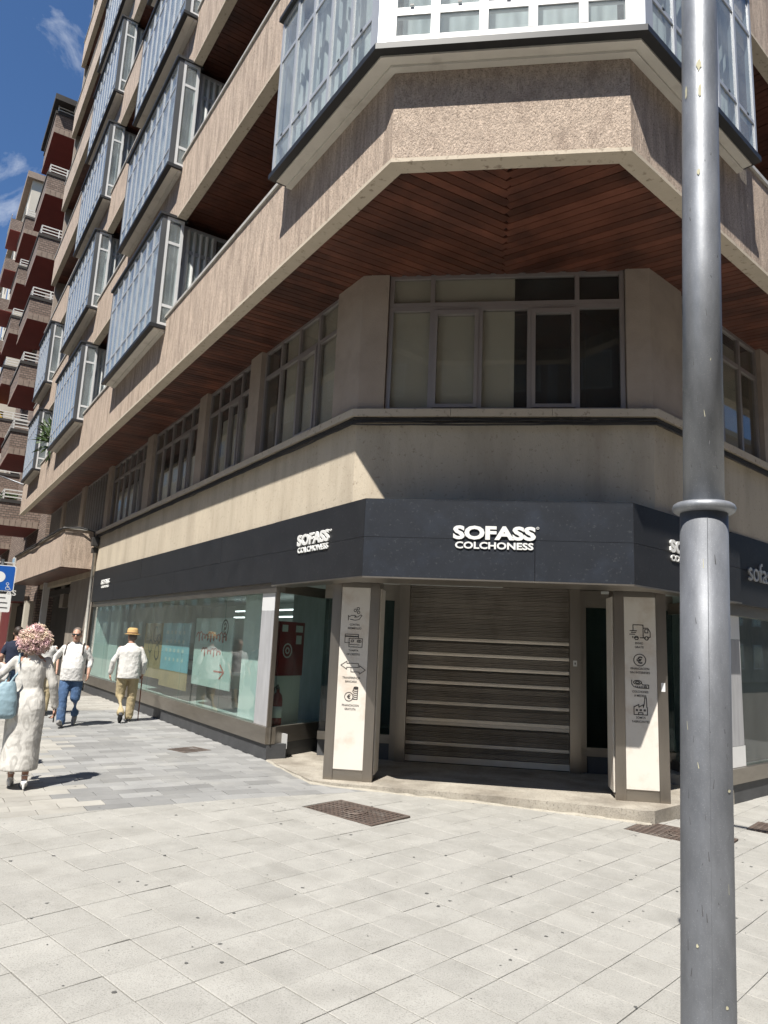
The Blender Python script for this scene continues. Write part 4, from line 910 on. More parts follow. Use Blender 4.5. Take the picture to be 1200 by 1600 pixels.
# buildings across the streets and the square: what the panes mirror
def opposite(name, label, f, u0, u1, off, h, mat, back=12):
    o = thing(name, label, 'building', f.p((u0 + u1) / 2, off, 0)); fbox('wall', mat, o, f, u0, u1, off, off + back, 0, h); fbox('cornice', 'trim', o, f, u0 - .2, u1 + .2, off - .3, off + back, h, h + .4)
    n = int((u1 - u0) / 3.4)
    for i in range(n):
        u = u0 + 1.2 + i * 3.4
        for k in range(int(h / 3.3)):
            z = 1.0 + k * 3.3; w = fbox('window', 'rail', o, f, u, u + 1.5, off - .05, off, z, z + 1.9); fbox('pane', 'glass_dark', w, f, u + .1, u + 1.4, off - .06, off - .052, z + .1, z + 1.8)
    return o
opposite('terrace_building', 'cream terrace across the side street, seen only mirrored in panes', FL, -2, 130, 17, 21, 'cream_wall')
FB = Fr((0, -17), (1, 0), (0, 1)); FBn = Fr((0, -17), (1, 0), (0, -1))
opposite('square_building', 'brick building behind the viewer, seen only mirrored in panes', FBn, -16, 22, 0, 19, 'brick_l')
opposite('side_building', 'tan building across the right street, seen only mirrored in panes', FR, -6, 120, 19, 19, 'roughcast')
# ---------------------------------------------------------------- street furniture
MT['galv'] = M('galvanised grey paint', (0.20, 0.21, 0.23), 0.56, metal=0.4, var=0.26, vs=9, stretch=(1, 1, .4), bump=0.05, bs=60, c2=(0.17, 0.18, 0.20), c2s=3, speck=(160, .25, (0.30, 0.31, 0.33)))
MT['galv_l'] = M('bright galvanised steel', (0.32, 0.335, 0.36), 0.48, metal=0.5, var=0.26, vs=9, stretch=(1, 1, .35), bump=0.05, bs=70, c2=(0.25, 0.265, 0.285), c2s=4, speck=(150, .3, (0.45, 0.46, 0.47)))
MT['flake'] = M('flaking cream paint', (0.55, 0.52, 0.36), 0.8, var=0.15)
PX, PY = 1.626, 3.725; pz = gz(PX)
lp = thing('lamp_post', 'tall grey steel lamp post with a ring collar in the right foreground', 'lamp post', (PX, PY, pz))
mb = MB(); mb.lathe((PX, PY, pz), [(.122, -.02), (.122, .05), (.120, 1.3), (.118, 2.495)], 48); mb.build('lower_shaft', 'galv', lp, True)
mb = MB(); ZC = 2.495
mb.lathe((PX, PY, pz + ZC), [(.106, -.005), (.14, .0), (.153, .010), (.157, .026), (.151, .042), (.14, .050), (.097, .054)], 48); mb.build('collar', 'galv_l', lp, True)
mb = MB(); mb.lathe((PX, PY, pz + ZC), [(.102, .05), (.1008, 1.5), (.0965, 4.2), (.093, 5.0)], 48); mb.build('upper_shaft', 'galv_l', lp, True)
mb = MB(); mb.tube([(PX, PY, pz + 7.5), (PX + .1, PY - .1, pz + 8.3), (PX + .7, PY - .7, pz + 8.6)], .05, 10); mb.build('arm', 'galv_l', lp, True)
mb = MB(); q = Fr((PX + .9, PY - .9), azd(135), azd(45)); mb.box(q, -.4, .4, -.15, .15, pz + 8.52, pz + 8.66); mb.build('lantern', 'galv', lp)
mb = MB(); mb.tube([(PX + .1217 * math.sin(math.radians(196)), PY + .1217 * math.cos(math.radians(196)), pz + .0), (PX + .1178 * math.sin(math.radians(196)), PY + .1178 * math.cos(math.radians(196)), pz + 2.46)], .0016, 5); mb.build('weld_seam', 'galv', lp)
MT['scuff'] = M('dark scuff', (0.09, 0.09, 0.095), 0.8, var=.3, vs=30)
rnd = random.Random(11)
for q in range(46):
    z = rnd.uniform(.2, 4.6); a = math.radians(rnd.uniform(150, 250)); r = (.1224 - z * .0016 if z < 2.42 else .1031 - (z - 2.5) * .0012); h = rnd.uniform(.006, .05); w = rnd.uniform(.0008, .003) / r
    if 2.38 < z < 2.64: continue
    dl = rnd.uniform(-.05, .05); mb = MB(); mb.poly([Vector((PX + r * math.sin(a + x), PY + r * math.cos(a + x), pz + z + y)) for x, y in ((-w, 0), (w, 0), (w * .6 + dl, h), (-w * .4 + dl, h))]); mb.build('scuff', 'scuff' if q % 8 else 'flake', lp)
def flake(z, az_, w, h, r0):
    r = r0 - .004
    mb = MB(); n = 9; c0 = len(mb.v); ring = []
    for i in range(n):
        t = 6.283 * i / n; a = math.radians(az_) + (w / r) * math.cos(t) * rnd.uniform(.5, 1.2); zz = z + h * math.sin(t) * rnd.uniform(.6, 1.15)
        r = r0 - .0072 if z > 2.5 else r0 - .0085
        ring.append(Vector((PX + (r + .002) * math.sin(a), PY + (r + .002) * math.cos(a), pz + zz)))
    mb.poly(ring); mb.build('paint_flake', 'flake', lp)
for z, a, w, h, r in ((5.15, 206, .014, .045, .1085), (4.98, 203, .011, .045, .1085), (5.85, 208, .012, .03, .106), (4.45, 210, .009, .02, .1095), (6.6, 236, .02, .025, .105), (5.0, 250, .008, .05, .1085), (1.12, 150, .012, .008, .1305), (.42, 225, .006, .009, .1315), (.18, 165, .01, .01, .1315)): flake(z, a, w, h, r)
lean = Matrix.Translation((PX, PY, pz)) @ Matrix.Rotation(math.radians(1.55), 4, 'Y') @ Matrix.Translation((-PX, -PY, -pz))
lp.matrix_basis = lean @ lp.matrix_basis
# manhole covers of cast iron with a raised lozenge grid
def cover(c, L, Wd, label, dv=14):
    a, b = azd(130), azd(40); f = Fr(c, a, b); z = gz(c[0]); o = thing('manhole_cover', label, 'manhole cover', (c[0], c[1], z), 'cast iron covers in the paving')
    mb = MB(); mb.box(f, -L / 2, L / 2, -Wd / 2, Wd / 2, z - .03, z - .004, 0); mb.build('plate', 'dark', o)  # plate darkened so the recesses between bars carry their shade in colour
    mb = MB()
    for e, (x0, x1, y0, y1) in enumerate(((-L / 2, L / 2, -Wd / 2, -Wd / 2 + .018), (-L / 2, L / 2, Wd / 2 - .018, Wd / 2), (-L / 2, -L / 2 + .018, -Wd / 2 + .018, Wd / 2 - .018), (L / 2 - .018, L / 2, -Wd / 2 + .018, Wd / 2 - .018))): mb.box(f, x0, x1, y0, y1, z - .02, z + .003)
    n = int(L / .058)
    for i in range(n):
        x = -L / 2 + (i + .5) * L / n; mb.box(f, x - .009, x + .009, -Wd / 2 + .018, Wd / 2 - .018, z - .006, z + .0035)
    m = int(Wd / .058)
    for i in range(m):
        y = -Wd / 2 + (i + .5) * Wd / m; mb.box(f, -L / 2 + .018, L / 2 - .018, y - .009, y + .009, z - .006, z + .0028)
    mb.build('grid', 'iron', o)
    mb = MB(); ring = [f.p(.12 * math.cos(t / 3.1), .12 * math.sin(t / 3.1), z + .006) for t in range(20)]; mb.tube(ring, .008, 5); mb.build('badge', 'iron', o)
cover(covers[0], .95, .60, 'rusty iron manhole cover before the left column'); cover(covers[1], .95, .60, 'iron manhole cover by the step, beside the lamp post'); cover(covers[2], .95, .60, 'iron manhole cover right of the lamp post at the frame edge')
gr = Vector((-2.70, 11.0)); f = Fr(gr, azd(128), azd(40)); z = gz(gr.x); o = thing('floor_grate', 'small iron grate in the grey pavers by the shop window', 'grate', (gr.x, gr.y, z))
mb = MB()
for x0, x1, y0, y1 in ((-.21, .21, -.23, -.20), (-.21, .21, .20, .23), (-.21, -.18, -.2, .2), (.18, .21, -.2, .2)): mb.box(f, x0, x1, y0, y1, z - .02, z + .006)
mb.build('frame', 'iron', o); fbox('dark_infill', 'dark', o, f, -.18, .18, -.2, .2, z - .01, z + .001)  # flat dark infill; the shade of the depth is put into its colour
mb = MB()
for i in range(9): mb.box(f, -.18, .18, -.19 + i * .045, -.175 + i * .045, z + .001, z + .005)
mb.build('bars', 'iron', o)
# traffic sign at the left edge
MT['sign_blue'] = M('blue road sign', (0.01, 0.10, 0.42), 0.4, var=0.05); MT['sign_white'] = M('white road sign', (0.80, 0.80, 0.78), 0.4, var=0.04)
TS_ = Vector((-7.05, 13.35)); fs = Fr(TS_, azd(62), (-azd(62).y, azd(62).x))
if fs.n.y > 0: fs = Fr(TS_, azd(62), -fs.n)
fs = Fr(TS_, (math.cos(math.radians(-28)), -math.sin(math.radians(-28))), (0, 0)); fs.n = Vector((fs.u.y, -fs.u.x))
ts = thing('parking_sign', 'blue disabled parking sign with white plate below at left edge', 'traffic sign', (TS_.x, TS_.y, .06))
mb = MB(); mb.tube([(TS_.x, TS_.y, .06), (TS_.x, TS_.y, 2.95)], .03, 10); mb.build('pole', 'galv_l', ts, True)
def rrect(f, u0, u1, z0, z1, r, o0, o1):
    pts = []
    for cx_, cz, a0 in ((u1 - r, z1 - r, 0), (u0 + r, z1 - r, 90), (u0 + r, z0 + r, 180), (u1 - r, z0 + r, 270)):
        for i in range(5): t = math.radians(a0 + 22.5 * i); pts.append((cx_ + r * math.cos(t), cz + r * math.sin(t)))
    m = MB(); n = len(pts); m.v = [f.p(a, o0, b) for a, b in pts] + [f.p(a, o1, b) for a, b in pts]
    m.f = [[n + i for i in range(n)], [i for i in range(n)][::-1]] + [[i, (i + 1) % n, n + (i + 1) % n, n + i] for i in range(n)]; m.m = [0] * len(m.f); return m
rrect(fs, -.24, .24, 2.36, 2.84, .04, .03, .045).build('edge', 'sign_white', ts); rrect(fs, -.225, .225, 2.375, 2.825, .035, .045, .049).build('panel', 'sign_blue', ts)
strokes('symbol', 'sign_white', ts, fs, .049, [arc((.13, 2.50), .022, n=8), [(.13, 2.475), (.135, 2.435), (.165, 2.432), (.178, 2.40), (.19, 2.402)], arc((.14, 2.42), .033, 130, 350, 10), [(.135, 2.455), (.158, 2.452)]], .009)
mb = MB(); n = 24; ring = [fs.p(-.02 + .1 * math.cos(6.283 * i / n), .0515, 2.62 + .1 * math.sin(6.283 * i / n)) for i in range(n)]; mb.poly(ring); mb.build('symbol', 'sign_white', ts)
rrect(fs, -.22, .22, 1.98, 2.31, .03, .03, .045).build('plate', 'sign_white', ts); strokes('plate_lines', 'icon', ts, fs, .045, [[(-.15, 2.24), (.12, 2.24)], [(-.17, 2.15), (.16, 2.15)], [(-.17, 2.06), (.17, 2.06)]], .018)
# street lamp head on a wall arm
sl_ = thing('wall_lamp', 'white street lamp head on an arm before the brick balconies', 'lamp', FL.p(23.3, 1.2, 8.0))
mb = MB(); mb.tube([FL.p(23.2, 1.1, 7.55), FL.p(23.2, 1.9, 7.75), FL.p(23.2, 2.3, 7.8)], .03, 8); mb.build('arm', 'galv_l', sl_, True)
mb = MB(); c = FL.p(23.2, 2.5, 7.82); mb.lathe(c, [(.02, .14), (.22, .10), (.33, .0), (.30, -.05)][::-1], 20); mb.build('lamp_head', 'alu_white', sl_, True)
# ---------------------------------------------------------------- people
MT['skin'] = M('skin', (0.50, 0.29, 0.21), 0.55, var=0.08, vs=20)
MT['skin_d'] = M('tanned skin', (0.42, 0.23, 0.16), 0.55, var=0.08, vs=20)
MT['white_cloth'] = M('white cotton', (0.74, 0.73, 0.71), 0.9, var=0.05, vs=10, bump=.9, bs=9, stretch=(1.2, 1.2, .7))
MT['knit'] = M('white knit', (0.70, 0.69, 0.66), 0.95, var=0.06, vs=14, bump=.8, bs=11, stretch=(1.3, 1.3, .6))
MT['jeans'] = M('blue denim', (0.055, 0.11, 0.22), 0.9, var=0.28, vs=7, c2=(0.12, 0.19, 0.31), c2s=5, bump=.9, bs=12)
MT['khaki'] = M('khaki cotton', (0.46, 0.375, 0.225), 0.9, var=0.08, vs=8, bump=.9, bs=11, stretch=(1.2, 1.2, .6))
MT['navy'] = M('navy cotton', (0.012, 0.018, 0.045), 0.9, var=0.1); MT['shoe_b'] = M('black shoe leather', (0.02, 0.02, 0.022), 0.5); MT['shoe_g'] = M('grey trainers', (0.33, 0.32, 0.31), 0.8, var=.2, vs=12)
MT['straw'] = M('straw', (0.56, 0.37, 0.15), 0.8, var=.2, vs=40, stretch=(1, 1, 4), bump=.3, bs=90); MT['hatband'] = M('brown hat band', (0.20, 0.10, 0.045), 0.8)
MT['hair_d'] = M('dark brown hair', (0.030, 0.018, 0.012), 0.6, var=.3, vs=40, stretch=(1, 1, .2)); MT['hair_p'] = M('pink and blond curls', (0.78, 0.50, 0.53), 0.75, var=.2, vs=20, c2=(0.85, 0.70, 0.52), c2s=6, c2w=(.42, .6))
MT['hair_g'] = M('greying hair', (0.14, 0.11, 0.09), 0.7, var=.2, vs=40)
MT['bag'] = M('pale blue leather', (0.27, 0.39, 0.45), 0.5, var=.12, vs=8, bump=.2, bs=14); MT['cane'] = M('reddish cane wood', (0.22, 0.07, 0.035), 0.45, var=.15, vs=10)
MT['tote'] = M('natural canvas', (0.52, 0.46, 0.33), 0.9, var=.06)
def dressmat():
    m = M('embroidered cream cloth', (0.68, 0.66, 0.615), 0.9, var=.06, vs=6, bump=.7, bs=9, stretch=(1.5, 1.5, .4))
    nt = m.node_tree; L = nt.links.new; b = nt.nodes['Principled BSDF']; src = b.inputs['Base Color'].links[0].from_socket
    tc = N(nt, 'TexCoord'); mp = N(nt, 'Mapping'); mp.inputs['Scale'].default_value = (1, 1, .6); L(tc.outputs['Object'], mp.inputs['Vector'])
    nz = N(nt, 'TexNoise', Scale=6, Detail=1); L(mp.outputs[0], nz.inputs['Vector'])
    wv = N(nt, 'Math', operation='MULTIPLY'); wv.inputs[1].default_value = 34; L(nz.outputs['Fac'], wv.inputs[0]); si = N(nt, 'Math', operation='SINE'); L(wv.outputs[0], si.inputs[0])
    n2 = N(nt, 'TexNoise', Scale=3.5, Detail=1); L(mp.outputs[0], n2.inputs['Vector']); r2 = N(nt, 'MapRange'); r2.inputs[1].default_value = .54; r2.inputs[2].default_value = .58; L(n2.outputs['Fac'], r2.inputs[0])
    r1 = N(nt, 'MapRange'); r1.inputs[1].default_value = .35; r1.inputs[2].default_value = .75; L(si.outputs[0], r1.inputs[0])
    ad = N(nt, 'Math', operation='MAXIMUM'); L(r1.outputs[0], ad.inputs[0]); L(r2.outputs[0], ad.inputs[1]); mu = N(nt, 'Math', operation='MULTIPLY'); mu.inputs[1].default_value = .5; L(ad.outputs[0], mu.inputs[0])
    mx = N(nt, 'MixRGB'); mx.inputs[2].default_value = (0.30, 0.285, 0.26, 1); L(mu.outputs[0], mx.inputs[0]); L(src, mx.inputs[1]); L(mx.outputs[0], b.inputs['Base Color'])
    return m
MT['dress'] = dressmat()
TODO = []
V3 = lambda *a: Vector(a)
def ell(mb, c, r, k=14, n=9, rot=None):
    base = len(mb.v)
    for i in range(n + 1):
        ph = math.pi * i / n
        for j in range(k):
            t = 6.2832 * j / k; p = Vector((r[0] * math.sin(ph) * math.cos(t), r[1] * math.sin(ph) * math.sin(t), r[2] * math.cos(ph)))
            if rot: p = rot @ p
            mb.v.append(Vector(c) + p)
    for i in range(n):
        for j in range(k):
            a = base + i * k + j; b = base + i * k + (j + 1) % k; mb.f.append([a, a + k, b + k, b]); mb.m.append(0)
def limb(mb, pts, rs, k=12):
    """tapered round limb with ball joints"""
    mb.tube(pts, rs, k)
    for p, r in zip(pts, rs): ell(mb, p, (r, r, r), 10, 7)
def loft(mb, rings, k=22):
    """rings: (centre, rx, ry)"""
    base = len(mb.v)
    for c, rx, ry in rings:
        for j in range(k):
            t = 6.2832 * j / k; ct, st = math.cos(t), math.sin(t)
            mb.v.append(Vector(c) + Vector((rx * math.copysign(abs(ct) ** .85, ct), ry * math.copysign(abs(st) ** .85, st), 0)))
    for i in range(len(rings) - 1):
        for j in range(k):
            a = base + i * k + j; b = base + i * k + (j + 1) % k; mb.f.append([a, b, b + k, a + k]); mb.m.append(0)
    mb.f.append([base + j for j in range(k)][::-1]); mb.f.append([base + (len(rings) - 1) * k + j for j in range(k)]); mb.m += [0, 0]
class Person:
    def __init__(s, label, pos, az_, h, cat='person'):
        s.root = thing('person', label, cat, (pos[0], pos[1], gz(pos[0])))
        s.M = Matrix.Translation((pos[0], pos[1], gz(pos[0]) + .004)) @ Matrix.Rotation(-math.radians(az_), 4, 'Z') @ Matrix.Scale(h / 1.75, 4)
    def add(s, name, mb, mat, vox=.012, smooth=4, wr=0.0, parent=None, wl=.16):
        me = bpy.data.meshes.new(name); me.from_pydata(mb.v, [], mb.f); me.materials.append(MT[mat]); me.update()
        o = bpy.data.objects.new(name, me); col.objects.link(o); place(o, s.M, parent or s.root)
        if vox:
            r = o.modifiers.new('r', 'REMESH'); r.mode = 'VOXEL'; r.voxel_size = vox; r.use_smooth_shade = True
            if smooth: m = o.modifiers.new('s', 'SMOOTH'); m.iterations = smooth; m.factor = .5
            if wr:
                t = bpy.data.textures.new('folds', 'CLOUDS'); t.noise_scale = wl; t.noise_depth = 2
                d = o.modifiers.new('d', 'DISPLACE'); d.texture = t; d.strength = wr; d.mid_level = .5; d.texture_coords = 'LOCAL'
            TODO.append(o)
        else: me.polygons.foreach_set('use_smooth', [True] * len(me.polygons))
        return o
    def top(s, name, label, cat, mb, mat, **kw):
        """a thing held or worn loose: its own top-level object"""
        o = s.add(name, mb, mat, **kw); o.parent = None; o.matrix_parent_inverse = Matrix(); return tag(o, label, cat)
def hand(mb, wrist, d, palm_n, side, curl=.5, s=1.0):
    """palm and five bent fingers; d along the hand, palm_n out of the palm, side = +1 thumb towards cross(d, palm_n)"""
    d = Vector(d).normalized(); n = Vector(palm_n).normalized(); w = d.cross(n).normalized() * side
    for t in (-1, 0, 1): mb.tube([Vector(wrist), Vector(wrist) + d * .05 * s + w * .018 * t * s, Vector(wrist) + d * .09 * s + w * .022 * t * s], [.022 * s, .02 * s, .016 * s], 8)
    for i, ln in enumerate((.068, .078, .072, .055)):
        b = Vector(wrist) + d * .088 * s + w * (.033 - .022 * i) * s; k1 = b + (d * math.cos(curl * .8) + n * math.sin(curl * .8)) * ln * .5 * s; k2 = k1 + (d * math.cos(curl * 2) + n * math.sin(curl * 2)) * ln * .5 * s
        mb.tube([b, k1, k2], [.0095 * s, .009 * s, .0075 * s], 7)
    b = Vector(wrist) + d * .03 * s + w * .025 * s; k1 = b + (d * .6 + w * .8 + n * .3).normalized() * .045 * s; mb.tube([b, k1, k1 + (d + n * .5).normalized() * .035 * s], [.013 * s, .011 * s, .009 * s], 7)
def head(mb, c, yaw=0, pitch=0):
    R = Matrix.Rotation(yaw, 3, 'Z') @ Matrix.Rotation(pitch, 3, 'X'); c = Vector(c); q = lambda x, y, z: c + R @ Vector((x, y, z))
    ell(mb, q(0, -.01, .03), (.076, .095, .095), rot=R); ell(mb, q(0, .025, -.03), (.062, .07, .085), rot=R); ell(mb, q(0, .055, -.085), (.04, .035, .03), rot=R)
    mb.tube([q(0, .085, .02), q(0, .112, -.028), q(0, .088, -.038)], [.010, .017, .012], 7); ell(mb, q(0, .088, .03), (.05, .018, .012), rot=R)
    for s in (-1, 1): ell(mb, q(.078 * s, -.01, -.01), (.012, .022, .032), rot=R)
    return q
def legs(mb, L, R_, rt, rk, ra):
    for hip, knee, ank in (L, R_): limb(mb, [hip, knee, ank], [rt, rk, ra])
def shoe(p, name, ank, ang, mat, lift=0.0, ln=.27):
    mb = MB(); a = Vector(ank); f = Vector((math.sin(ang), math.cos(ang) * math.cos(lift), -math.sin(lift))); up = Vector((0, math.sin(lift), math.cos(lift)))
    heel = a - f * .06 - up * (.062); toe = heel + f * ln
    mb.tube([heel + up * .03, heel + f * .09 + up * .036, heel + f * .18 + up * .03, toe + up * .022], [.036, .043, .044, .026], 12); ell(mb, a - up * .01, (.043, .05, .05))
    s = f.cross(up); b = [heel - s * .036, heel + f * .14 - s * .046, toe - s * .022, toe + s * .022, heel + f * .14 + s * .046, heel + s * .036]
    base = len(mb.v); mb.v += [v - up * .004 for v in b] + [v + up * .02 for v in b]; n = 6
    mb.f += [[base + i for i in range(n)][::-1], [base + n + i for i in range(n)]] + [[base + i, base + (i + 1) % n, base + n + (i + 1) % n, base + n + i] for i in range(n)]
    p.add(name, mb, mat, .009, 3)

# --- woman with pink curls, seen from behind (local +y is the way she walks)
W1 = Person('woman with pink and blond curls in a long cream embroidered dress', (-3.72, 7.93), -24, 1.66)
b = MB(); q = head(b, (0, .03, 1.60)); b.tube([(0, .0, 1.42), (0, .02, 1.56)], .055, 12); loft(b, [((0, 0, .9), .15, .11), ((0, 0, 1.1), .13, .10), ((0, 0, 1.38), .16, .10), ((0, 0, 1.45), .08, .07)])
SL, EL, HL = V3(-0.158, 0, 1.375), V3(-.35, .0, 1.17), V3(-.27, .20, 1.02); SR, ER, HR = V3(0.1581, 0, 1.375), V3(.25, -.05, 1.12), V3(.295, .02, .86)
limb(b, [SL, EL, HL], [.05, .038, .026]); limb(b, [SR, ER, HR], [.05, .038, .026]); hand(b, HL, (.3, .6, -.5), (1, 0, -.2), 1, .9); hand(b, HR, (.05, .1, -1), (-1, 0, 0), -1, .9)
aL, aR = V3(-.07, .10, .12), V3(.075, -.12, .13); legs(b, (V3(-.08, 0, .88), V3(-.075, .08, .48), aL), (V3(.08, 0, .88), V3(.08, -.0, .48), aR), .085, .055, .034)
for a in (aL, aR): limb(b, [a, a + V3(0, .08, -.055), a + V3(0, .17, -.095)], [.032, .032, .022])
W1.add('body', b, 'skin_d', .0095, 2)
d = MB(); loft(d, [((.0, .0, .20), .195, .205), ((0, 0, .23), .195, .205), ((0, .0, .45), .19, .185), ((0, -.005, .70), .196, .17), ((0, -.018, .86), .198, .168), ((0, -.015, .95), .186, .152), ((0, 0, 1.08), .145, .112), ((0, 0, 1.20), .152, .118), ((0, .0, 1.31), .165, .118), ((0, 0, 1.385), .15, .10), ((0, 0, 1.44), .09, .075), ((0, 0, 1.47), .065, .06)], 30)
for S, E_, H_ in ((SL, EL, HL), (SR, ER, HR)): limb(d, [S, E_, E_.lerp(H_, .92)], [.054, .05, .043])
W1.add('dress', d, 'dress', .011, 5, .008, wl=.05)
h = MB(); rnd = random.Random(8); hc = V3(0, .0, 1.635)
ell(h, hc + V3(0, -.02, .02), (.125, .115, .13))
for i in range(1100):
    v = V3(rnd.gauss(0, 1), rnd.gauss(-.15, 1), rnd.gauss(.1, 1)).normalized()
    if v.y > .45 and v.z < .5: continue
    rr = rnd.uniform(.78, 1.12)
    p = hc + V3(v.x * rr * .15, v.y * rr * .135 - .02, v.z * rr * .145 - .02 - .02 * abs(v.x)); t = v.cross(V3(rnd.uniform(-1, 1), rnd.uniform(-1, 1), rnd.uniform(-1, 1))).normalized(); u_ = v.cross(t); r = rnd.uniform(.010, .022)
    h.tube([p + (t * math.cos(a_ * 1.1) + u_ * math.sin(a_ * 1.1)) * r + v * (.012 * (a_ - 3)) for a_ in range(7)], [.004, .006, .006, .006, .005, .004, .002], 4)
W1.add('hair', h, 'hair_p', 0)
for nm, a, l_ in (('shoe', aL, .5), ('shoe', aR, .5)):
    m = MB(); f0 = a + V3(0, -.035, -.045); m.tube([f0, f0 + V3(0, .06, -.012), f0 + V3(0, .13, -.05), f0 + V3(0, .20, -.056)], [.034, .036, .040, .024], 10); m.tube([f0 + V3(0, -.005, 0), V3(f0.x, f0.y - .02, .012)], [.018, .011], 8); m.tube([a + V3(-.04, 0, .02), a + V3(0, -.045, .03), a + V3(.04, 0, .02), a + V3(0, .04, .02), a + V3(-.04, 0, .02)], .008, 6); W1.add(nm, m, 'white_cloth', .008, 2)
g = MB(); g.tube([V3(-.13, -.17, 1.24), V3(-.13, -.12, 1.36), V3(-.135, 0, 1.455), V3(-.15, .10, 1.36), V3(-.22, .06, 1.2), V3(-.25, -.06, 1.12)], .014, 7); g.tube([V3(-.13, -.17, 1.24), V3(-.18, -.19, 1.15), V3(-.21, -.18, 1.08)], .016, 7)
loft(g, [((-.25, -.17, .76), .13, .06), ((-.25, -.17, .80), .165, .08), ((-.245, -.17, .95), .155, .075), ((-.225, -.17, 1.08), .11, .05), ((-.20, -.17, 1.15), .07, .03)], 20)
W1.top('shoulder_bag', 'pale blue shoulder bag hanging at the side of the woman in cream', 'bag', g, 'bag', vox=.011, smooth=3, wr=.012, wl=.06)
c_ = MB(); fr = Fr((.302, .04), (0, 1), (-1, 0)); c_.box(fr, -.055, .035, .0, .014, .70, .85); W1.top('phone', 'dark phone in the right hand of the woman in cream', 'phone', c_, 'black', vox=0)
# --- man with sunglasses, walking towards us
M1 = Person('man in sunglasses and white shirt with blue jeans walking nearer', (-5.35, 12.98), 168, 1.70)
b = MB(); q = head(b, (0, .04, 1.605)); b.tube([(0, .0, 1.42), (0, .03, 1.56)], .06, 12); loft(b, [((0, 0, .9), .16, .12), ((0, 0.02, 1.1), .15, .12), ((0, 0, 1.38), .18, .11), ((0, 0, 1.46), .08, .07)])
SL, EL, HL = V3(-0.186, 0, 1.375), V3(-.27, -.06, 1.16), V3(-.27, .04, .93); SR, ER, HR = V3(0.1860, 0, 1.375), V3(.33, -.08, 1.20), V3(.40, -.02, 1.0)
limb(b, [SL, EL, HL], [.055, .044, .03]); limb(b, [SR, ER, HR], [.055, .044, .03]); hand(b, HL, (0, .1, -1), (1, 0, 0), 1, .6); hand(b, HR, (.1, .2, -1), (-1, 0, 0), -1, .8)
aL, aR = V3(-.06, -.30, .18), V3(.07, .20, .09); kL, kR = V3(-.095, .05, .50), V3(.10, .14, .50)
legs(b, (V3(-.09, 0, .90), kL, aL), (V3(.09, 0, .90), kR, aR), .085, .058, .04); M1.add('body', b, 'skin', .0095, 2)
t = MB(); legs(t, (V3(-.095, 0, .90), kL, aL + V3(0, .01, .02)), (V3(.095, 0, .90), kR, aR + V3(0, -.0, .0)), .112, .086, .074); ell(t, (0, 0, .92), (.19, .135, .12)); M1.add('trousers', t, 'jeans', .012, 4, .018, wl=.06)
s = MB(); loft(s, [((0, .015, .80), .205, .165), ((0, .015, .84), .205, .17), ((0, .03, 1.02), .20, .185), ((0, .025, 1.16), .195, .17), ((0, .01, 1.32), .20, .14), ((0, 0, 1.41), .175, .11), ((0, 0, 1.455), .10, .085), ((0, .005, 1.485), .075, .07)], 28)
limb(s, [SL, EL, EL.lerp(HL, .45)], [.056, .056, .054]); limb(s, [SR, ER, ER.lerp(HR, .8)], [.056, .056, .052]); M1.add('shirt', s, 'white_cloth', .012, 4, .016, wl=.06)
shoe(M1, 'shoe', aR, .05, 'shoe_g', -.35); shoe(M1, 'shoe', aL, 0, 'shoe_g', .9)
h = MB(); ell(h, q(0, -.035, .062), (.084, .092, .084)); M1.add('hair', h, 'hair_g', 0)
gl = MB(); 
for sx in (-1, 1): ell(gl, q(.033 * sx, .094, .012), (.031, .012, .022)); gl.tube([q(.062 * sx, .085, .018), q(.08 * sx, .0, .012)], .005, 5)
gl.tube([q(-.03, .104, .018), q(.03, .104, .018)], .006, 5); M1.top('sunglasses', 'dark sunglasses worn by the man in the white shirt', 'sunglasses', gl, 'black', vox=0)
mo = MB(); mo.tube([q(-.024, .084, -.062), q(0, .093, -.06), q(.024, .084, -.062)], [.003, .006, .003], 6); M1.add('mouth', mo, 'oxblood', 0)
bp = MB(); 
for sx in (-1, 1): bp.tube([V3(.13 * sx, -.12, 1.36), V3(.135 * sx, -.03, 1.465), V3(.14 * sx, .07, 1.42), V3(.15 * sx, .135, 1.28), V3(.17 * sx, .10, 1.14), V3(.18 * sx, -.1, 1.08)], .016, 8)
loft(bp, [((0, -.20, 1.0), .12, .07), ((0, -.21, 1.05), .14, .09), ((0, -.21, 1.3), .14, .09), ((0, -.18, 1.42), .09, .05)]); M1.top('backpack', 'dark backpack on straps worn by the man in sunglasses', 'backpack', bp, 'hair_d', vox=.01, smooth=2)
tb = MB(); loft(tb, [((.37, -.05, .66), .05, .16), ((.37, -.05, .70), .06, .17), ((.36, -.06, 1.0), .045, .15), ((.34, -.06, 1.1), .02, .1)]); tb.tube([V3(.34, -.12, 1.08), V3(.26, -.04, 1.42), V3(.34, .02, 1.08)], .009, 6); M1.top('tote_bag', 'natural canvas tote hanging beside the man in sunglasses', 'bag', tb, 'tote', vox=.011, smooth=2, wr=.015)
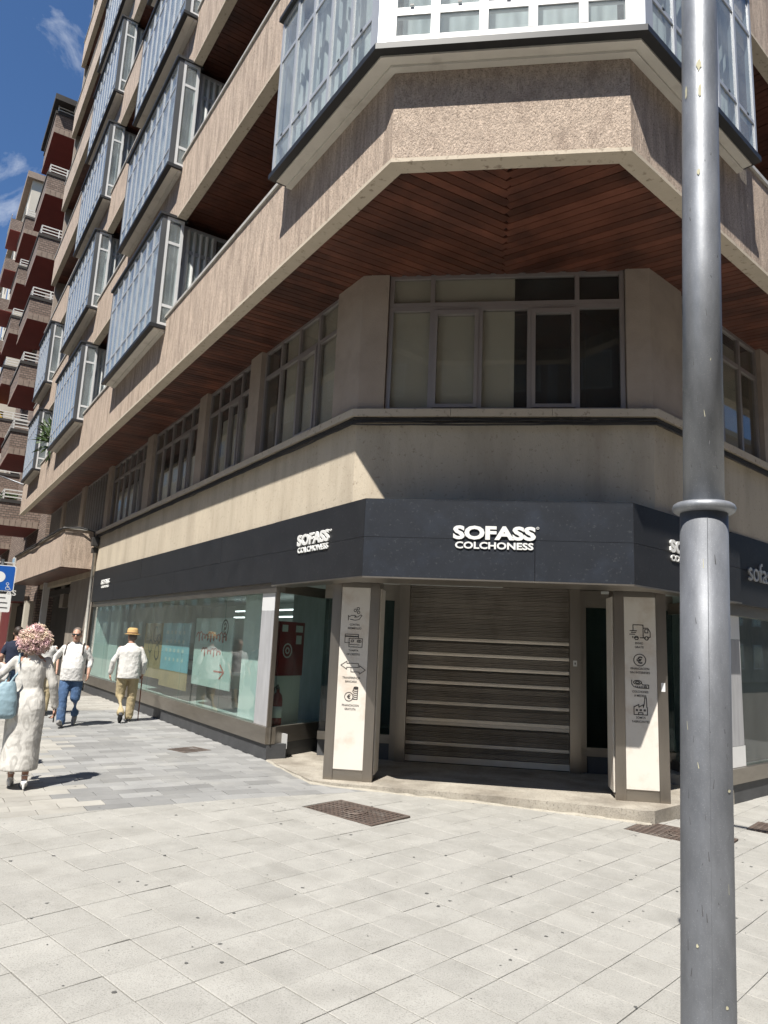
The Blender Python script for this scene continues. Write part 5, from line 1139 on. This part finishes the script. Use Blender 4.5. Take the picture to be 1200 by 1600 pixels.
# --- man with straw hat and cane, walking away
M2 = Person('man in straw hat, white cardigan and khaki trousers walking away', (-4.70, 13.95), -22, 1.70)
b = MB(); q = head(b, (0, .045, 1.60), yaw=.45, pitch=-.05); b.tube([(0, .0, 1.42), (0, .035, 1.56)], .058, 12); loft(b, [((0, 0, .9), .16, .12), ((0, 0, 1.1), .15, .12), ((0, 0, 1.38), .18, .11), ((0, 0, 1.46), .08, .07)])
SL, EL, HL = V3(-0.186, 0, 1.375), V3(-.30, -.02, 1.14), V3(-.33, .06, .90); SR, ER, HR = V3(0.1860, 0, 1.375), V3(.28, -.02, 1.14), V3(.27, .10, .92)
limb(b, [SL, EL, HL], [.055, .042, .03]); limb(b, [SR, ER, HR], [.055, .042, .03]); hand(b, HL, (0, .1, -1), (1, 0, 0), 1, .6); hand(b, HR, (0, .5, -.85), (-.9, 0, -.3), -1, 1.2)
aL, aR = V3(-.08, -.22, .17), V3(.09, .10, .09); kL, kR = V3(-.11, .06, .50), V3(.11, .07, .50)
legs(b, (V3(-.09, 0, .90), kL, aL), (V3(.09, 0, .90), kR, aR), .085, .055, .04); M2.add('body', b, 'skin', .0095, 2)
t = MB(); legs(t, (V3(-.10, 0, .90), kL, aL + V3(0, .02, .02)), (V3(.10, 0, .90), kR, aR), .112, .088, .078); ell(t, (0, -.01, .92), (.185, .14, .12)); M2.add('trousers', t, 'khaki', .012, 4, .018, wl=.06)
s = MB(); loft(s, [((0, 0, .82), .212, .165), ((0, 0, .86), .205, .165), ((0, 0, 1.02), .205, .16), ((0, 0, 1.2), .20, .145), ((0, -.01, 1.33), .20, .135), ((0, 0, 1.41), .175, .11), ((0, 0, 1.455), .10, .085), ((0, .005, 1.49), .07, .07)], 28)
limb(s, [SL, EL, EL.lerp(HL, .9)], [.058, .058, .05]); limb(s, [SR, ER, ER.lerp(HR, .9)], [.058, .058, .05]); M2.add('cardigan', s, 'knit', .012, 4, .015, wl=.06)
shoe(M2, 'shoe', aR, .0, 'shoe_b', -.05); shoe(M2, 'shoe', aL, 0, 'shoe_b', .75)
h = MB(); ell(h, q(0, -.035, .02), (.081, .085, .09)); M2.add('hair', h, 'hair_g', 0)
hat = MB(); c = q(0, -.005, .07); hat.lathe(c, [(.128, -.012), (.150, -.006), (.148, .0), (.108, .006), (.104, .06), (.092, .105), (.062, .122), (.01, .114)], 26); hh = M2.top('straw_hat', 'straw trilby on the head of the man with the cane', 'hat', hat, 'straw', vox=0)
hb = MB(); hb.lathe(c, [(.1085, .008), (.1065, .034)], 26); ho = M2.add('hat_band', hb, 'hatband', 0, parent=None); ho.parent = hh; ho.matrix_parent_inverse = W[hh.name].inverted()
cn = MB(); cn.tube([V3(.275, .20, .0), V3(.275, .17, .88), V3(.275, .16, .93), V3(.275, .13, .95), V3(.275, .09, .94)], [.010, .012, .012, .012, .011], 8); M2.top('walking_cane', 'slim reddish walking cane held by the man in the hat', 'cane', cn, 'cane', vox=0)
# --- passers-by mostly hidden at the left edge
def passer(label, pos, az_, h, top, low, hair, long_hair=False):
    P_ = Person(label, pos, az_, h); b = MB(); q = head(b, (0, .03, 1.60)); b.tube([(0, .0, 1.42), (0, .02, 1.56)], .056, 12); loft(b, [((0, 0, .9), .15, .11), ((0, 0, 1.38), .16, .10), ((0, 0, 1.46), .08, .07)])
    SL, EL, HL = V3(-0.176, 0, 1.375), V3(-.25, -.03, 1.14), V3(-.24, .12, .92); SR, ER, HR = V3(0.1767, 0, 1.375), V3(.26, -.03, 1.14), V3(.30, .08, .92)
    limb(b, [SL, EL, HL], [.052, .04, .028]); limb(b, [SR, ER, HR], [.052, .04, .028]); hand(b, HL, (0, .3, -1), (1, 0, 0), 1, .7); hand(b, HR, (0, .3, -1), (-1, 0, 0), -1, .7)
    aL, aR = V3(-.08, .2, .09), V3(.08, -.2, .14); kL, kR = V3(-.10, .14, .5), V3(.1, .03, .5); legs(b, (V3(-.09, 0, .9), kL, aL), (V3(.09, 0, .9), kR, aR), .08, .055, .038); P_.add('body', b, 'skin', .011, 2)
    t = MB(); legs(t, (V3(-.095, 0, .9), kL, aL), (V3(.095, 0, .9), kR, aR), .105, .08, .066); ell(t, (0, 0, .92), (.18, .13, .12)); P_.add('trousers', t, low, .016, 3, .02)
    s = MB(); loft(s, [((0, 0, .86), .195, .15), ((0, 0, 1.1), .18, .14), ((0, 0, 1.33), .19, .13), ((0, 0, 1.41), .165, .105), ((0, 0, 1.46), .09, .08)], 24); limb(s, [SL, SL.lerp(EL, .7)], [.056, .056]); limb(s, [SR, SR.lerp(ER, .7)], [.056, .056]); P_.add('shirt', s, top, .015, 3, .025)
    hm = MB(); ell(hm, q(0, -.03, .045), (.092, .10, .10))
    if long_hair: loft(hm, [((0, -.07, 1.38), .09, .045), ((0, -.06, 1.5), .105, .07), ((0, -.03, 1.64), .092, .09)])
    P_.add('hair', hm, hair, .014 if long_hair else 0, 2); shoe(P_, 'shoe', aL, 0, 'shoe_b'); shoe(P_, 'shoe', aR, 0, 'shoe_b', .5)
passer('long dark haired person cut by the left edge of the picture', (-4.62, 8.75), -20, 1.52, 'knit', 'jeans', 'hair_d', True)
passer('dark haired person in navy shirt behind the curly haired woman', (-7.05, 14.3), -30, 1.68, 'navy', 'jeans', 'hair_d')
passer('person in white shirt half hidden behind the curly haired woman', (-6.6, 14.6), 150, 1.62, 'white_cloth', 'khaki', 'hair_g')
# bake the modelling modifiers
bpy.context.view_layer.update(); dg = bpy.context.evaluated_depsgraph_get()
for o in TODO:
    me = bpy.data.meshes.new_from_object(o.evaluated_get(dg)); old = o.data; o.modifiers.clear(); o.data = me; me.name = old.name
    me.polygons.foreach_set('use_smooth', [True] * len(me.polygons))
